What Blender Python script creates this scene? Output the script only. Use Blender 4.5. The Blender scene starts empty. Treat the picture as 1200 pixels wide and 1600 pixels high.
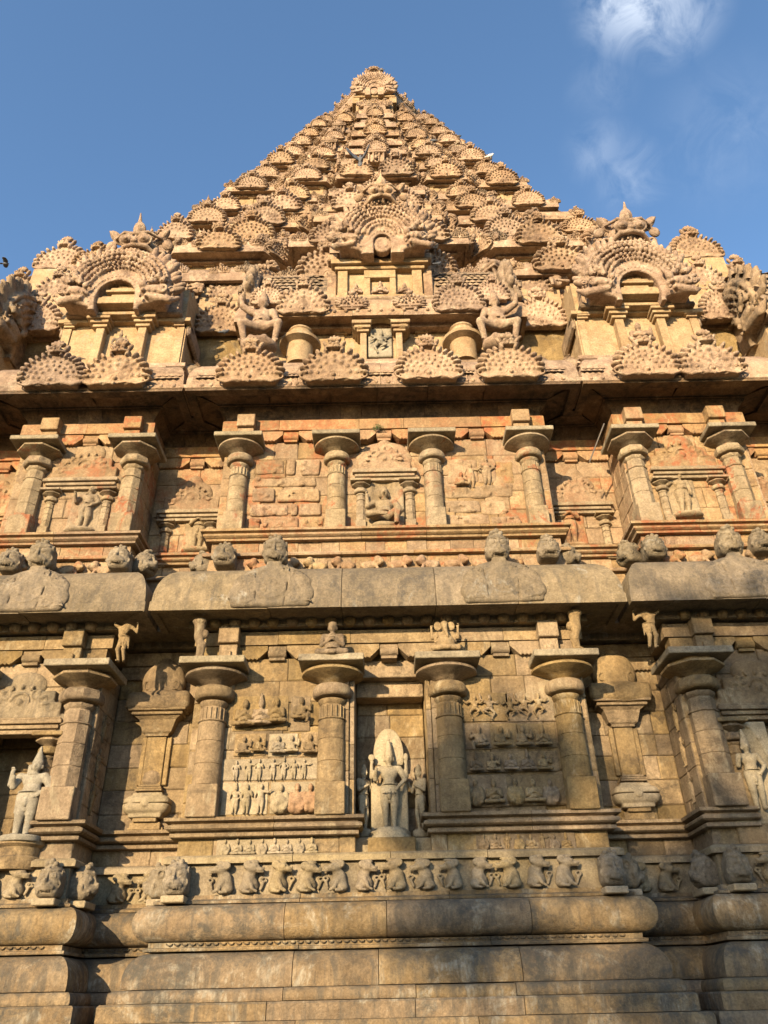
import bpy, math, random
import numpy as np
from mathutils import Matrix, Vector
random.seed(7)
rng = np.random.default_rng(11)
PI = math.pi
scn = bpy.context.scene
COL = scn.collection

# ------------------------------------------------------------------ camera
CAM = np.array([-0.1098, -13.0, 0.0])
PITCH, YAW, ROLL, FPX = 0.5707, 0.0059, -0.0221, 1202.9
_F = np.array([math.sin(YAW) * math.cos(PITCH), math.cos(YAW) * math.cos(PITCH), math.sin(PITCH)])
_R0 = np.array([math.cos(YAW), -math.sin(YAW), 0.0])
_U0 = np.cross(_R0, _F)
_R = math.cos(ROLL) * _R0 + math.sin(ROLL) * _U0
_U = -math.sin(ROLL) * _R0 + math.cos(ROLL) * _U0
cd = bpy.data.cameras.new('camera')
cam = bpy.data.objects.new('camera', cd)
COL.objects.link(cam)
m = Matrix.Identity(4)
for i in range(3):
    m[i][0], m[i][1], m[i][2], m[i][3] = _R[i], _U[i], -_F[i], CAM[i]
cam.matrix_world = m
cd.sensor_fit = 'VERTICAL'
cd.sensor_height = 36.0
cd.lens = 36.0 * FPX / 1600.0
cd.clip_end = 5000
scn.camera = cam

# ------------------------------------------------------------------ light
SUN_EL, SUN_AZ = math.radians(15.0), math.radians(24.0)   # azimuth measured from -Y towards -X
w = bpy.data.worlds.new('World')
scn.world = w
w.use_nodes = True
nt = w.node_tree
nt.nodes.clear()
out = nt.nodes.new('ShaderNodeOutputWorld')
bg = nt.nodes.new('ShaderNodeBackground')
bg.inputs['Strength'].default_value = 0.12
sky = nt.nodes.new('ShaderNodeTexSky')
sky.sky_type = 'NISHITA'
sky.sun_disc = False
sky.sun_elevation = SUN_EL
sky.sun_rotation = math.radians(180) + SUN_AZ
sky.air_density = 1.0
sky.dust_density = 0.7
sky.ozone_density = 2.4
# wisps of high cloud: noise, gathered round two places of the sky
def ray(px, py):
    d = FPX * _F + (px - 600) * _R + (800 - py) * _U
    return d / np.linalg.norm(d)
tc = nt.nodes.new('ShaderNodeTexCoord')
nz = nt.nodes.new('ShaderNodeTexNoise')
mp = nt.nodes.new('ShaderNodeMapping')
mp.inputs['Rotation'].default_value = (0.3, 0.5, 0.0)
mp.inputs['Scale'].default_value = (6.0, 5.0, 5.0)
nz.inputs['Scale'].default_value = 3.6; nz.inputs['Detail'].default_value = 9; nz.inputs['Roughness'].default_value = 0.6; nz.inputs['Distortion'].default_value = 0.6
nt.links.new(tc.outputs['Generated'], mp.inputs['Vector']); nt.links.new(mp.outputs[0], nz.inputs['Vector'])
cr = nt.nodes.new('ShaderNodeValToRGB')
cr.color_ramp.elements[0].position = 0.38; cr.color_ramp.elements[1].position = 0.62
nt.links.new(nz.outputs['Fac'], cr.inputs['Fac'])
tot = None
for (px, py, rad, amt) in ((1000, -20, .085, .85), (1050, 10, .07, .5), (935, 235, .05, .20), (985, 275, .06, .22), (940, 130, .05, .12), (1135, 210, .10, .10)):
    c = ray(px, py)
    ds = nt.nodes.new('ShaderNodeVectorMath'); ds.operation = 'DISTANCE'; ds.inputs[1].default_value = tuple(c)
    nt.links.new(tc.outputs['Generated'], ds.inputs[0])
    mr = nt.nodes.new('ShaderNodeMapRange'); mr.interpolation_type = 'SMOOTHSTEP'
    mr.inputs[1].default_value = 0.0; mr.inputs[2].default_value = rad; mr.inputs[3].default_value = amt; mr.inputs[4].default_value = 0.0
    nt.links.new(ds.outputs['Value'], mr.inputs[0])
    if tot is None: tot = mr.outputs[0]
    else:
        ad = nt.nodes.new('ShaderNodeMath'); ad.operation = 'MAXIMUM'
        nt.links.new(tot, ad.inputs[0]); nt.links.new(mr.outputs[0], ad.inputs[1]); tot = ad.outputs[0]
ml = nt.nodes.new('ShaderNodeMath'); ml.operation = 'MULTIPLY'
nt.links.new(tot, ml.inputs[0]); nt.links.new(cr.outputs['Color'], ml.inputs[1])
mx = nt.nodes.new('ShaderNodeMix'); mx.data_type = 'RGBA'
mx.inputs[7].default_value = (3.6, 4.0, 4.6, 1)
nt.links.new(ml.outputs[0], mx.inputs[0])
hs = nt.nodes.new('ShaderNodeHueSaturation'); hs.inputs['Saturation'].default_value = 1.06; hs.inputs['Value'].default_value = 1.22
nt.links.new(sky.outputs[0], hs.inputs['Color'])
nt.links.new(hs.outputs[0], mx.inputs[6])
nt.links.new(mx.outputs[2], bg.inputs['Color'])
nt.links.new(bg.outputs[0], out.inputs[0])

sl = bpy.data.lights.new('sun', 'SUN')
sl.energy = 5.0
sl.angle = math.radians(0.5)
sl.color = (1.0, 0.78, 0.48)
so = bpy.data.objects.new('sun', sl)
COL.objects.link(so)
sv = Vector((-math.sin(SUN_AZ) * math.cos(SUN_EL), -math.cos(SUN_AZ) * math.cos(SUN_EL), math.sin(SUN_EL)))
so.rotation_euler = sv.to_track_quat('Z', 'Y').to_euler()
so.location = (-20, -40, 20)

vs = scn.view_settings
vs.view_transform = 'Standard'
vs.look = 'None'
vs.exposure = 1.15
vs.gamma = 1.0
vs.use_curve_mapping = False

# ------------------------------------------------------------------ helpers
def at(px, py, Y):
    """point of the photograph's ray through a pixel on the plane y = Y (used to read positions off the photo)"""
    d = FPX * _F + (px - 600) * _R + (800 - py) * _U
    t = (Y - CAM[1]) / d[1]
    p = CAM + t * d
    return float(p[0]), float(p[2])

WORLD = {}          # parent name -> world location

def link(o, parent=None):
    COL.objects.link(o)
    if parent is not None:
        o.parent = parent
        o.matrix_parent_inverse = Matrix.Translation(-Vector(WORLD.get(parent.name, (0, 0, 0))))
    return o

def tag(o, label=None, cat=None, group=None, kind=None):
    if label: o['label'] = label
    if cat: o['category'] = cat
    if group: o['group'] = group
    if kind: o['kind'] = kind
    return o

def thing(name, loc, label, cat, group=None):
    o = bpy.data.objects.new(name, None)
    o.empty_display_size = 0.2
    COL.objects.link(o)
    o.location = loc
    WORLD[o.name] = tuple(loc)
    return tag(o, label, cat, group)

def mk(name, v, f, smooth=True, angle=38):
    me = bpy.data.meshes.new(name)
    me.from_pydata([tuple(map(float, p)) for p in v], [], f)
    if smooth:
        me.polygons.foreach_set('use_smooth', [True] * len(me.polygons))
        me.set_sharp_from_angle(angle=math.radians(angle))
    return me

def obj(name, me, mat=None, parent=None, loc=(0, 0, 0), rot=(0, 0, 0), sc=(1, 1, 1)):
    o = bpy.data.objects.new(name, me)
    if mat is not None:
        if len(me.materials) == 0:
            me.materials.append(mat)
        elif me.materials[0] is not mat:
            o.material_slots[0].link = 'OBJECT'
            o.material_slots[0].material = mat
    link(o, parent)
    o.location = loc
    o.rotation_euler = rot
    o.scale = sc if hasattr(sc, '__len__') else (sc, sc, sc)
    # world position of this part, for its own children
    if parent is None:
        WORLD[o.name] = tuple(loc)
    else:
        WORLD[o.name] = tuple(loc)
    return o

class MB:
    def __init__(s): s.v = []; s.f = []
    def add(s, v, f):
        n = len(s.v); s.v += list(v); s.f += [tuple(i + n for i in q) for q in f]
    def box(s, x0, x1, y0, y1, z0, z1, b=0.0):
        if b <= 0:
            v = [(x, y, z) for z in (z0, z1) for y in (y0, y1) for x in (x0, x1)]
            s.add(v, [(0, 2, 3, 1), (4, 5, 7, 6), (0, 1, 5, 4), (2, 6, 7, 3), (0, 4, 6, 2), (1, 3, 7, 5)])
            return
        # chamfered box: 24 verts
        c = [((x0, x1)[i], (y0, y1)[j], (z0, z1)[k], (1, -1)[i], (1, -1)[j], (1, -1)[k]) for k in (0, 1) for j in (0, 1) for i in (0, 1)]
        v = []
        for (x, y, z, sx, sy, sz) in c:
            v += [(x, y + sy * b, z + sz * b), (x + sx * b, y, z + sz * b), (x + sx * b, y + sy * b, z)]
        def q(a, k): return [3 * i + k for i in a]
        f = [q((0, 4, 6, 2), 0), q((1, 3, 7, 5), 0), q((0, 1, 5, 4), 1), q((2, 6, 7, 3), 1), q((0, 2, 3, 1), 2), q((4, 5, 7, 6), 2)]
        def e(a, c_, k1, k2): return [3 * a + k1, 3 * c_ + k1, 3 * c_ + k2, 3 * a + k2]
        f += [e(0, 1, 2, 1), e(2, 3, 1, 2), e(4, 5, 1, 2), e(6, 7, 2, 1),
              e(0, 2, 0, 2), e(1, 3, 2, 0), e(4, 6, 2, 0), e(5, 7, 0, 2),
              e(0, 4, 1, 0), e(1, 5, 0, 1), e(2, 6, 0, 1), e(3, 7, 1, 0)]
        f += [(3 * i, 3 * i + 1, 3 * i + 2) if i in (0, 3, 5, 6) else (3 * i, 3 * i + 2, 3 * i + 1) for i in range(8)]
        s.add(v, f)
    def lathe(s, prof, n, c=(0, 0, 0), rot=0.0, sx=1, sy=1, square=None):
        """prof: (r, z); square: list of bools -> ring is square instead of round"""
        v = []
        for (r, z) in prof:
            for i in range(n):
                a = rot + 2 * PI * i / n
                v.append((c[0] + r * math.cos(a) * sx, c[1] + r * math.sin(a) * sy, c[2] + z))
        f = []
        for j in range(len(prof) - 1):
            for i in range(n):
                f.append((j * n + i, j * n + (i + 1) % n, (j + 1) * n + (i + 1) % n, (j + 1) * n + i))
        f.append(tuple(reversed(range(n))))
        f.append(tuple((len(prof) - 1) * n + i for i in range(n)))
        s.add(v, f)
    def extrude_poly(s, pts, y0, y1):
        """pts: outline in (x,z), counter-clockwise seen from -Y; y0 front, y1 back"""
        n = len(pts)
        v = [(x, y0, z) for x, z in pts] + [(x, y1, z) for x, z in pts]
        f = [tuple(range(n)), tuple(reversed(range(n, 2 * n)))]
        for i in range(n):
            j = (i + 1) % n
            f.append((j, i, n + i, n + j))
        s.add(v, f)
    def mesh(s, name='m', smooth=True, angle=38): return mk(name, s.v, s.f, smooth, angle)
    def build(s, name, mat, parent=None, **k):
        return obj(name, s.mesh(name, k.pop('smooth', True), k.pop('angle', 38)), mat, parent, **k)

# ---- plan path helpers
def offs(path, o):
    """offset a polyline to its right-hand side by o with mitred corners"""
    P = [np.array(p, float) for p in path]
    res = []
    for i, p in enumerate(P):
        ns = []
        if i > 0:
            d = P[i] - P[i - 1]; d /= np.linalg.norm(d); ns.append(np.array([d[1], -d[0]]))
        if i < len(P) - 1:
            d = P[i + 1] - P[i]; d /= np.linalg.norm(d); ns.append(np.array([d[1], -d[0]]))
        if len(ns) == 1: res.append(p + o * ns[0])
        else:
            n = ns[0] + ns[1]; n /= np.dot(n, ns[0])
            res.append(p + o * n)
    return res

def sweep(name, prof, path, mat, parent, maxlen=1.8, gap=0.008, jit=0.006, angle=38, seed=0, only=None, joined=False):
    """moulding swept along the plan path; cut into separate stones. prof = [(offset, z)...] from bottom-back, round the front, to top-back"""
    r = random.Random(seed)
    rings = [offs(path, o) for o, z in prof]
    objs = []
    big = MB()
    n = len(prof)
    for i in range(len(path) - 1):
        a = np.array(path[i], float); b = np.array(path[i + 1], float)
        L = np.linalg.norm(b - a)
        d = (b - a) / L
        k = max(1, int(round(L / maxlen)))
        cuts = [0.0] + [L * (j + r.uniform(-.18, .18)) / k for j in range(1, k)] + [L]
        for j in range(k):
            jo = r.uniform(-jit, jit); jz = r.uniform(-jit, jit) * .5
            v = []
            for side in (0, 1):
                t = cuts[j + side]
                for q in range(n):
                    if side == 0 and j == 0: p = rings[q][i] + d * 0.0
                    elif side == 1 and j == k - 1: p = rings[q][i + 1]
                    else:
                        nn = np.array([d[1], -d[0]])
                        p = a + d * (t + (gap / 2 if side == 0 else -gap / 2)) + nn * (prof[q][0])
                    nn = np.array([d[1], -d[0]])
                    p = p + nn * jo if (0 < j or side == 1) and (j < k - 1 or side == 0) else p
                    v.append((p[0], p[1], prof[q][1] + jz))
            f = [(q, n + q, n + q + 1, q + 1) for q in range(n - 1)]
            f.append((n - 1, 2 * n - 1, n, 0))
            f.append(tuple(range(n)))
            f.append(tuple(reversed(range(n, 2 * n))))
            if joined:
                big.add(v, f)
            else:
                o = obj(name, mk(name, v, f, True, angle), mat, parent)
                objs.append(o)
    if joined:
        return big
    return objs

def stones(parent, x0, x1, z0, z1, Y, mat, seed=0, h=.42, wmin=.45, wmax=.95, depth=.12, proud=.012, axis='x', sgn=1, name='stone', bev=.012):
    """a face of coursed masonry; every block its own object. axis 'x': face looks to -Y at y=Y.
    axis 'y': face looks along sgn*X at x=Y, running over y in x0..x1"""
    r = random.Random(seed)
    lump = MB() if (axis == 'y' or max(abs(x0), abs(x1)) > 7.73 or min(abs(x0), abs(x1)) > 5.0) else None   # outer and side faces: joined, past the first 300
    nrow = max(1, int(round((z1 - z0) / h)))
    zs = [z0 + (z1 - z0) * i / nrow + (r.uniform(-.06, .06) * h if 0 < i < nrow else 0) for i in range(nrow + 1)]
    for i in range(nrow):
        x = x0
        xs = [x0]
        while True:
            x += r.uniform(wmin, wmax)
            if x > x1 - wmin * .6: break
            xs.append(x)
        xs.append(x1)
        for a, b in zip(xs[:-1], xs[1:]):
            g = .004
            pr = r.uniform(0, proud)
            bv = bev * r.uniform(.7, 1.5)
            mb = MB()
            za, zb = zs[i] + g, zs[i + 1] - g
            j = lambda: r.uniform(-.008, .008)
            e_ = lambda: r.uniform(0, .012) * (2.2 if r.random() < .12 else 1)
            if axis == 'x':
                bk = Y + depth; fr = Y - pr
                v = [(a + g, bk, za), (b - g, bk, za), (b - g, bk, zb), (a + g, bk, zb),
                     (a + g, fr + bv, za), (b - g, fr + bv, za), (b - g, fr + bv, zb), (a + g, fr + bv, zb),
                     (a + g + bv + e_(), fr + j(), za + bv + e_()), (b - g - bv - e_(), fr + j(), za + bv + e_()), (b - g - bv - e_(), fr + j(), zb - bv - e_()), (a + g + bv + e_(), fr + j(), zb - bv - e_())]
            else:
                bk = Y - sgn * depth; fr = Y + sgn * pr
                a2, b2 = (a, b) if sgn > 0 else (b, a)
                ga = g if sgn > 0 else -g
                bs = bv if sgn > 0 else -bv
                v = [(bk, a2 + ga, za), (bk, b2 - ga, za), (bk, b2 - ga, zb), (bk, a2 + ga, zb),
                     (fr - sgn * bv, a2 + ga, za), (fr - sgn * bv, b2 - ga, za), (fr - sgn * bv, b2 - ga, zb), (fr - sgn * bv, a2 + ga, zb),
                     (fr, a2 + ga + bs, za + bv), (fr, b2 - ga - bs, za + bv), (fr, b2 - ga - bs, zb - bv), (fr, a2 + ga + bs, zb - bv)]
            f = [(0, 1, 5, 4), (1, 2, 6, 5), (2, 3, 7, 6), (3, 0, 4, 7), (4, 5, 9, 8), (5, 6, 10, 9), (6, 7, 11, 10), (7, 4, 8, 11), (8, 9, 10, 11), (3, 2, 1, 0)]
            if lump is not None: lump.add(v, f)
            else: obj(name, mk(name, v, f, False), mat, parent)
    if lump is not None:
        tag(lump.build('stone_courses', mat, parent, smooth=False), kind='stuff')

# ------------------------------------------------------------------ sculpting by smooth distance fields
class Sculpt:
    def __init__(s, lo, hi, cell):
        s.lo = np.array(lo, float) - cell * 2; s.cell = cell
        n = np.ceil((np.array(hi) - s.lo) / cell).astype(int) + 3
        s.n = n
        s.ax = [np.float32(s.lo[i] + cell * np.arange(n[i])) for i in range(3)]
        s.D = np.full(tuple(n), 10.0, np.float32)
    def _ap(s, lo, hi, fn, k, op):
        m = k + s.cell * 2.5
        sl = []
        for i in range(3):
            a = int((lo[i] - m - s.lo[i]) / s.cell); b = int((hi[i] + m - s.lo[i]) / s.cell) + 2
            a = max(0, a); b = min(s.n[i], b)
            if b <= a: return
            sl.append(slice(a, b))
        sl = tuple(sl)
        X = s.ax[0][sl[0]][:, None, None]; Y = s.ax[1][sl[1]][None, :, None]; Z = s.ax[2][sl[2]][None, None, :]
        d = fn(X, Y, Z)
        A = s.D[sl]
        if op == 'u':
            h = np.clip(.5 + .5 * (A - d) / k, 0, 1)
            s.D[sl] = A * (1 - h) + d * h - k * h * (1 - h)
        else:
            d = -d
            h = np.clip(.5 - .5 * (A - d) / k, 0, 1)
            s.D[sl] = A * (1 - h) + d * h + k * h * (1 - h)
    def ell(s, c, r, k=.015, op='u', rot=0.0, tilt=0.0):
        c = np.array(c, float); r = np.array(r if hasattr(r, '__len__') else (r, r, r), float)
        R = float(max(r)) if (rot or tilt) else None
        lo = c - (R if R else r); hi = c + (R if R else r)
        cs, sn = math.cos(rot), math.sin(rot); ct, st = math.cos(tilt), math.sin(tilt)
        def fn(X, Y, Z):
            x, y, z = X - c[0], Y - c[1], Z - c[2]
            if tilt: y, z = ct * y + st * z, -st * y + ct * z
            if rot: x, z = cs * x + sn * z, -sn * x + cs * z
            k0 = np.sqrt((x / r[0]) ** 2 + (y / r[1]) ** 2 + (z / r[2]) ** 2)
            k1 = np.sqrt((x / r[0] ** 2) ** 2 + (y / r[1] ** 2) ** 2 + (z / r[2] ** 2) ** 2) + 1e-6
            return k0 * (k0 - 1) / k1
        s._ap(lo, hi, fn, k, op); return s
    def cap(s, a, b, ra, rb=None, k=.015, op='u'):
        rb = ra if rb is None else rb
        a = np.array(a, float); b = np.array(b, float); R = max(ra, rb)
        lo = np.minimum(a, b) - R; hi = np.maximum(a, b) + R
        ba = b - a; L = float(ba @ ba) + 1e-9
        def fn(X, Y, Z):
            x, y, z = X - a[0], Y - a[1], Z - a[2]
            t = np.clip((x * ba[0] + y * ba[1] + z * ba[2]) / L, 0, 1)
            return np.sqrt((x - ba[0] * t) ** 2 + (y - ba[1] * t) ** 2 + (z - ba[2] * t) ** 2) - (ra + (rb - ra) * t)
        s._ap(lo, hi, fn, k, op); return s
    def box(s, c, h, r=.01, k=.01, op='u', rot=0.0):
        c = np.array(c, float); h = np.array(h, float)
        R = np.full(3, float(np.linalg.norm(h))) if rot else h
        cs, sn = math.cos(rot), math.sin(rot)
        def fn(X, Y, Z):
            x, y, z = X - c[0], Y - c[1], Z - c[2]
            if rot: x, z = cs * x + sn * z, -sn * x + cs * z
            qx, qy, qz = np.abs(x) - h[0] + r, np.abs(y) - h[1] + r, np.abs(z) - h[2] + r
            o = np.sqrt(np.maximum(qx, 0) ** 2 + np.maximum(qy, 0) ** 2 + np.maximum(qz, 0) ** 2)
            return o + np.minimum(np.maximum(qx, np.maximum(qy, qz)), 0) - r
        s._ap(c - R, c + R, fn, k, op); return s
    def tor(s, c, R, r, axis='y', k=.01, op='u', sx=1.0, a0=None, a1=None):
        """ring; axis y: lies in the xz plane (optionally only the arc a0..a1)"""
        c = np.array(c, float)
        def fn(X, Y, Z):
            x, y, z = (X - c[0]) / sx, Y - c[1], Z - c[2]
            if axis == 'y': p, q = np.sqrt(x * x + z * z), y + 0 * x
            elif axis == 'z': p, q = np.sqrt(x * x + y * y), z + 0 * x
            else: p, q = np.sqrt(y * y + z * z), x
            d = np.sqrt((p - R) ** 2 + q * q) - r
            if a0 is not None:
                an = np.arctan2(z, x) + 0 * y
                d = d + np.where((an < a0) | (an > a1), .3, 0)
            return d
        e = R + r
        lo = c - np.array([e * sx, e if axis != 'y' else r, e if axis != 'z' else r])
        hi = c + np.array([e * sx, e if axis != 'y' else r, e if axis != 'z' else r])
        s._ap(lo, hi, fn, k, op); return s
    def disc(s, c, R, h, r=.01, k=.01, op='u', sx=1.0, sz=1.0):
        """thick disc facing y (radius R, half thickness h)"""
        c = np.array(c, float)
        def fn(X, Y, Z):
            p = np.sqrt(((X - c[0]) / sx) ** 2 + ((Z - c[2]) / sz) ** 2) - R + r
            q = np.abs(Y - c[1]) - h + r
            return np.sqrt(np.maximum(p, 0) ** 2 + np.maximum(q, 0) ** 2) + np.minimum(np.maximum(p, q), 0) - r
        s._ap(c - np.array([R * sx, h, R * sz]), c + np.array([R * sx, h, R * sz]), fn, k, op); return s
    def rnd(s, c, R, h, r=.01, k=.01, op='u', R2=None):
        """upright cylinder/cone (axis z): bottom radius R, top radius R2, half height h"""
        c = np.array(c, float); R2 = R if R2 is None else R2
        def fn(X, Y, Z):
            t = np.clip((Z - c[2] + h) / (2 * h), 0, 1)
            p = np.sqrt((X - c[0]) ** 2 + (Y - c[1]) ** 2) - (R + (R2 - R) * t) + r
            q = np.abs(Z - c[2]) - h + r
            return np.sqrt(np.maximum(p, 0) ** 2 + np.maximum(q, 0) ** 2) + np.minimum(np.maximum(p, q), 0) - r
        e = max(R, R2)
        s._ap(c - np.array([e, e, h]), c + np.array([e, e, h]), fn, k, op); return s
    def worn(s, amp, scale, seed=1):
        """low frequency erosion so edges are not machine clean"""
        r = np.random.default_rng(seed)
        X = s.ax[0][:, None, None]; Y = s.ax[1][None, :, None]; Z = s.ax[2][None, None, :]
        t = 0
        for i in range(5):
            kx, ky, kz = r.normal(0, scale, 3); ph = r.uniform(0, 6)
            t = t + np.sin(kx * X + ky * Y + kz * Z + ph)
        s.D += np.float32(amp * .4) * t
        return s
    def mesh(s, name='sculpture', clip_back=None):
        D = s.D
        if clip_back is not None:
            Y = s.ax[1][None, :, None]
            D = np.maximum(D, Y - clip_back)
        D[0] = D[-1] = 1; D[:, 0] = D[:, -1] = 1; D[:, :, 0] = D[:, :, -1] = 1
        S = D < 0
        nx, ny, nz = D.shape
        cs = (nx - 1, ny - 1, nz - 1)
        cnt = np.zeros(cs, np.int32); pos = np.zeros(cs + (3,), np.float32)
        edges = []
        for ax in range(3):
            a = [slice(None)] * 3; b = [slice(None)] * 3
            a[ax] = slice(0, -1); b[ax] = slice(1, None)
            cr_ = S[tuple(a)] != S[tuple(b)]
            I = np.argwhere(cr_)
            if len(I) == 0: continue
            J = I.copy(); J[:, ax] += 1
            d0 = D[I[:, 0], I[:, 1], I[:, 2]]; d1 = D[J[:, 0], J[:, 1], J[:, 2]]
            t = d0 / (d0 - d1)
            P = I.astype(np.float32); P[:, ax] += t
            o = [x for x in range(3) if x != ax]
            cells = []
            for (u, v) in ((-1, -1), (0, -1), (0, 0), (-1, 0)):
                C = I.copy(); C[:, o[0]] += u; C[:, o[1]] += v
                cells.append(C)
                np.add.at(cnt, (C[:, 0], C[:, 1], C[:, 2]), 1)
                np.add.at(pos, (C[:, 0], C[:, 1], C[:, 2]), P)
            edges.append((ax, cells, S[I[:, 0], I[:, 1], I[:, 2]]))
        act = cnt > 0
        idx = np.full(cs, -1, np.int64); idx[act] = np.arange(act.sum())
        V = pos[act] / cnt[act][:, None] * s.cell + s.lo
        F = []
        for ax, cells, inside in edges:
            q = np.stack([idx[c[:, 0], c[:, 1], c[:, 2]] for c in cells], 1)
            flip = inside if ax != 1 else ~inside
            q[~flip] = q[~flip][:, ::-1]
            F.append(q)
        F = np.concatenate(F)
        me = bpy.data.meshes.new(name)
        me.vertices.add(len(V)); me.vertices.foreach_set('co', V.astype(np.float32).ravel())
        me.loops.add(F.size); me.loops.foreach_set('vertex_index', F.ravel().astype(np.int32))
        me.polygons.add(len(F)); me.polygons.foreach_set('loop_start', np.arange(0, F.size, 4, dtype=np.int32))
        me.polygons.foreach_set('use_smooth', np.ones(len(F), bool))
        me.update(calc_edges=True)
        return me
# ------------------------------------------------------------------ materials
def stone_mat(name, c1, c2, c3, soot=.35, soot_col=(.05, .045, .04), pale=0.0, pale_col=(.5, .47, .4), red=0.0, red_col=(.42, .12, .05),
              streak=.3, bump=.5, var=.25, grain=26, carve=0.0, ledge=0.0, rough=.9):
    K = .63
    c1, c2, c3 = (tuple(q * K for q in c) for c in (c1, c2, c3))
    pale_col = tuple(q * K for q in pale_col); red_col = tuple(q * K for q in red_col); soot_col = tuple(q * K * .8 for q in soot_col)
    mt = bpy.data.materials.new(name); mt.use_nodes = True
    t = mt.node_tree; N = t.nodes; L = t.links
    bs = N['Principled BSDF']; bs.inputs['Roughness'].default_value = rough
    bs.inputs['Specular IOR Level'].default_value = .25
    g = N.new('ShaderNodeNewGeometry'); oi = N.new('ShaderNodeObjectInfo')
    # every stone samples its own patch of the pattern
    ad = N.new('ShaderNodeVectorMath'); ad.operation = 'MULTIPLY_ADD'
    cmb = N.new('ShaderNodeCombineXYZ')
    for i in range(3): L.new(oi.outputs['Random'], cmb.inputs[i])
    ad.inputs[1].default_value = (3.1, 1.7, 2.3)
    L.new(cmb.outputs[0], ad.inputs[0]); L.new(g.outputs['Position'], ad.inputs[2])
    def noise(scale, det=6, rough=.6, dist=0.0, vec=ad.outputs[0], sc=None):
        n = N.new('ShaderNodeTexNoise')
        n.inputs['Scale'].default_value = scale; n.inputs['Detail'].default_value = det
        n.inputs['Roughness'].default_value = rough; n.inputs['Distortion'].default_value = dist
        if sc:
            mp = N.new('ShaderNodeMapping'); mp.inputs['Scale'].default_value = sc
            L.new(vec, mp.inputs['Vector']); vec = mp.outputs[0]
        L.new(vec, n.inputs['Vector'])
        return n.outputs['Fac']
    def ramp(fac, a, b, ca=(0, 0, 0, 1), cb=(1, 1, 1, 1)):
        r = N.new('ShaderNodeValToRGB'); e = r.color_ramp.elements
        e[0].position = a; e[1].position = b; e[0].color = ca; e[1].color = cb
        L.new(fac, r.inputs['Fac']); return r
    def mix(fac, a, b, mode='MIX', f=None):
        x = N.new('ShaderNodeMix'); x.data_type = 'RGBA'; x.blend_type = mode
        if isinstance(fac, float): x.inputs[0].default_value = fac
        else: L.new(fac, x.inputs[0])
        for i, c in ((6, a), (7, b)):
            if isinstance(c, tuple): x.inputs[i].default_value = c if len(c) == 4 else c + (1,)
            else: L.new(c, x.inputs[i])
        return x.outputs[2]
    def mul(a, k):
        n = N.new('ShaderNodeMath'); n.operation = 'MULTIPLY'
        L.new(a, n.inputs[0])
        if isinstance(k, (int, float)): n.inputs[1].default_value = k
        else: L.new(k, n.inputs[1])
        return n.outputs[0]
    r = ramp(noise(1.3, 9, .66, .8), .36, .64, c1 + (1,), c2 + (1,))
    e = r.color_ramp.elements.new(.50); e.color = c3 + (1,)
    col = r.outputs['Color']
    # grain
    sp = ramp(noise(grain, 6, .75), .36, .66, (.52, .52, .52, 1), (1.1, 1.1, 1.1, 1))
    col = mix(.75, col, sp.outputs['Color'], 'MULTIPLY')
    sp = ramp(noise(5.5, 7, .7, .5), .36, .62, (.62, .60, .58, 1), (1.06, 1.06, 1.06, 1))
    col = mix(.65, col, sp.outputs['Color'], 'MULTIPLY')
    # stone to stone variation
    hv = N.new('ShaderNodeHueSaturation')
    mr = N.new('ShaderNodeMapRange'); mr.inputs[3].default_value = 1 - var; mr.inputs[4].default_value = 1 + var
    L.new(oi.outputs['Random'], mr.inputs[0]); L.new(mr.outputs[0], hv.inputs['Value'])
    mh = N.new('ShaderNodeMath'); mh.operation = 'MULTIPLY_ADD'; mh.inputs[1].default_value = 7.31; mh.inputs[2].default_value = 0
    fr = N.new('ShaderNodeMath'); fr.operation = 'FRACT'
    L.new(oi.outputs['Random'], mh.inputs[0]); L.new(mh.outputs[0], fr.inputs[0])
    ms = N.new('ShaderNodeMapRange'); ms.inputs[3].default_value = 1 - var * .9; ms.inputs[4].default_value = 1 + var * .4
    L.new(fr.outputs[0], ms.inputs[0]); L.new(ms.outputs[0], hv.inputs['Saturation'])
    mu = N.new('ShaderNodeMapRange'); mu.inputs[3].default_value = .5 - .008 * var * 3; mu.inputs[4].default_value = .5 + .006 * var * 3
    L.new(fr.outputs[0], mu.inputs[0]); L.new(mu.outputs[0], hv.inputs['Hue'])
    L.new(col, hv.inputs['Color']); col = hv.outputs[0]
    wp = g.outputs['Position']
    if red > 0:
        k = ramp(noise(1.1, 7, .68, 1.2, wp), .56 - .12 * red, .60 - .08 * red)
        k2 = ramp(noise(9, 5, .7, .5, wp), .35, .6)
        kr = ramp(fr.outputs[0], .25, .75, (.25, .25, .25, 1), (1, 1, 1, 1))
        col = mix(mul(mul(mul(k.outputs['Color'], k2.outputs['Color']), kr.outputs['Color']), .95), col, red_col)
    if pale > 0:
        k = ramp(noise(1.6, 8, .7, .8, wp, (1, 1, .8)), .60 - .12 * pale, .66 - .10 * pale)
        k2 = ramp(noise(14, 4, .7, 0, wp, (1.5, 1.5, .35)), .35, .62)
        col = mix(mul(mul(k.outputs['Color'], k2.outputs['Color']), .75), col, pale_col)
    if streak > 0:
        k = ramp(noise(2.2, 7, .65, .3, wp, (3.2, 3.2, .35)), .48, .62)
        col = mix(mul(k.outputs['Color'], streak), col, soot_col)
    if soot > 0:
        k = ramp(noise(.8, 9, .72, .9, wp), .60 - .16 * soot, .68 - .12 * soot)
        k2 = ramp(noise(6, 6, .75, .4, wp), .38, .58)
        col = mix(mul(mul(k.outputs['Color'], k2.outputs['Color']), .8), col, soot_col)
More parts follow.
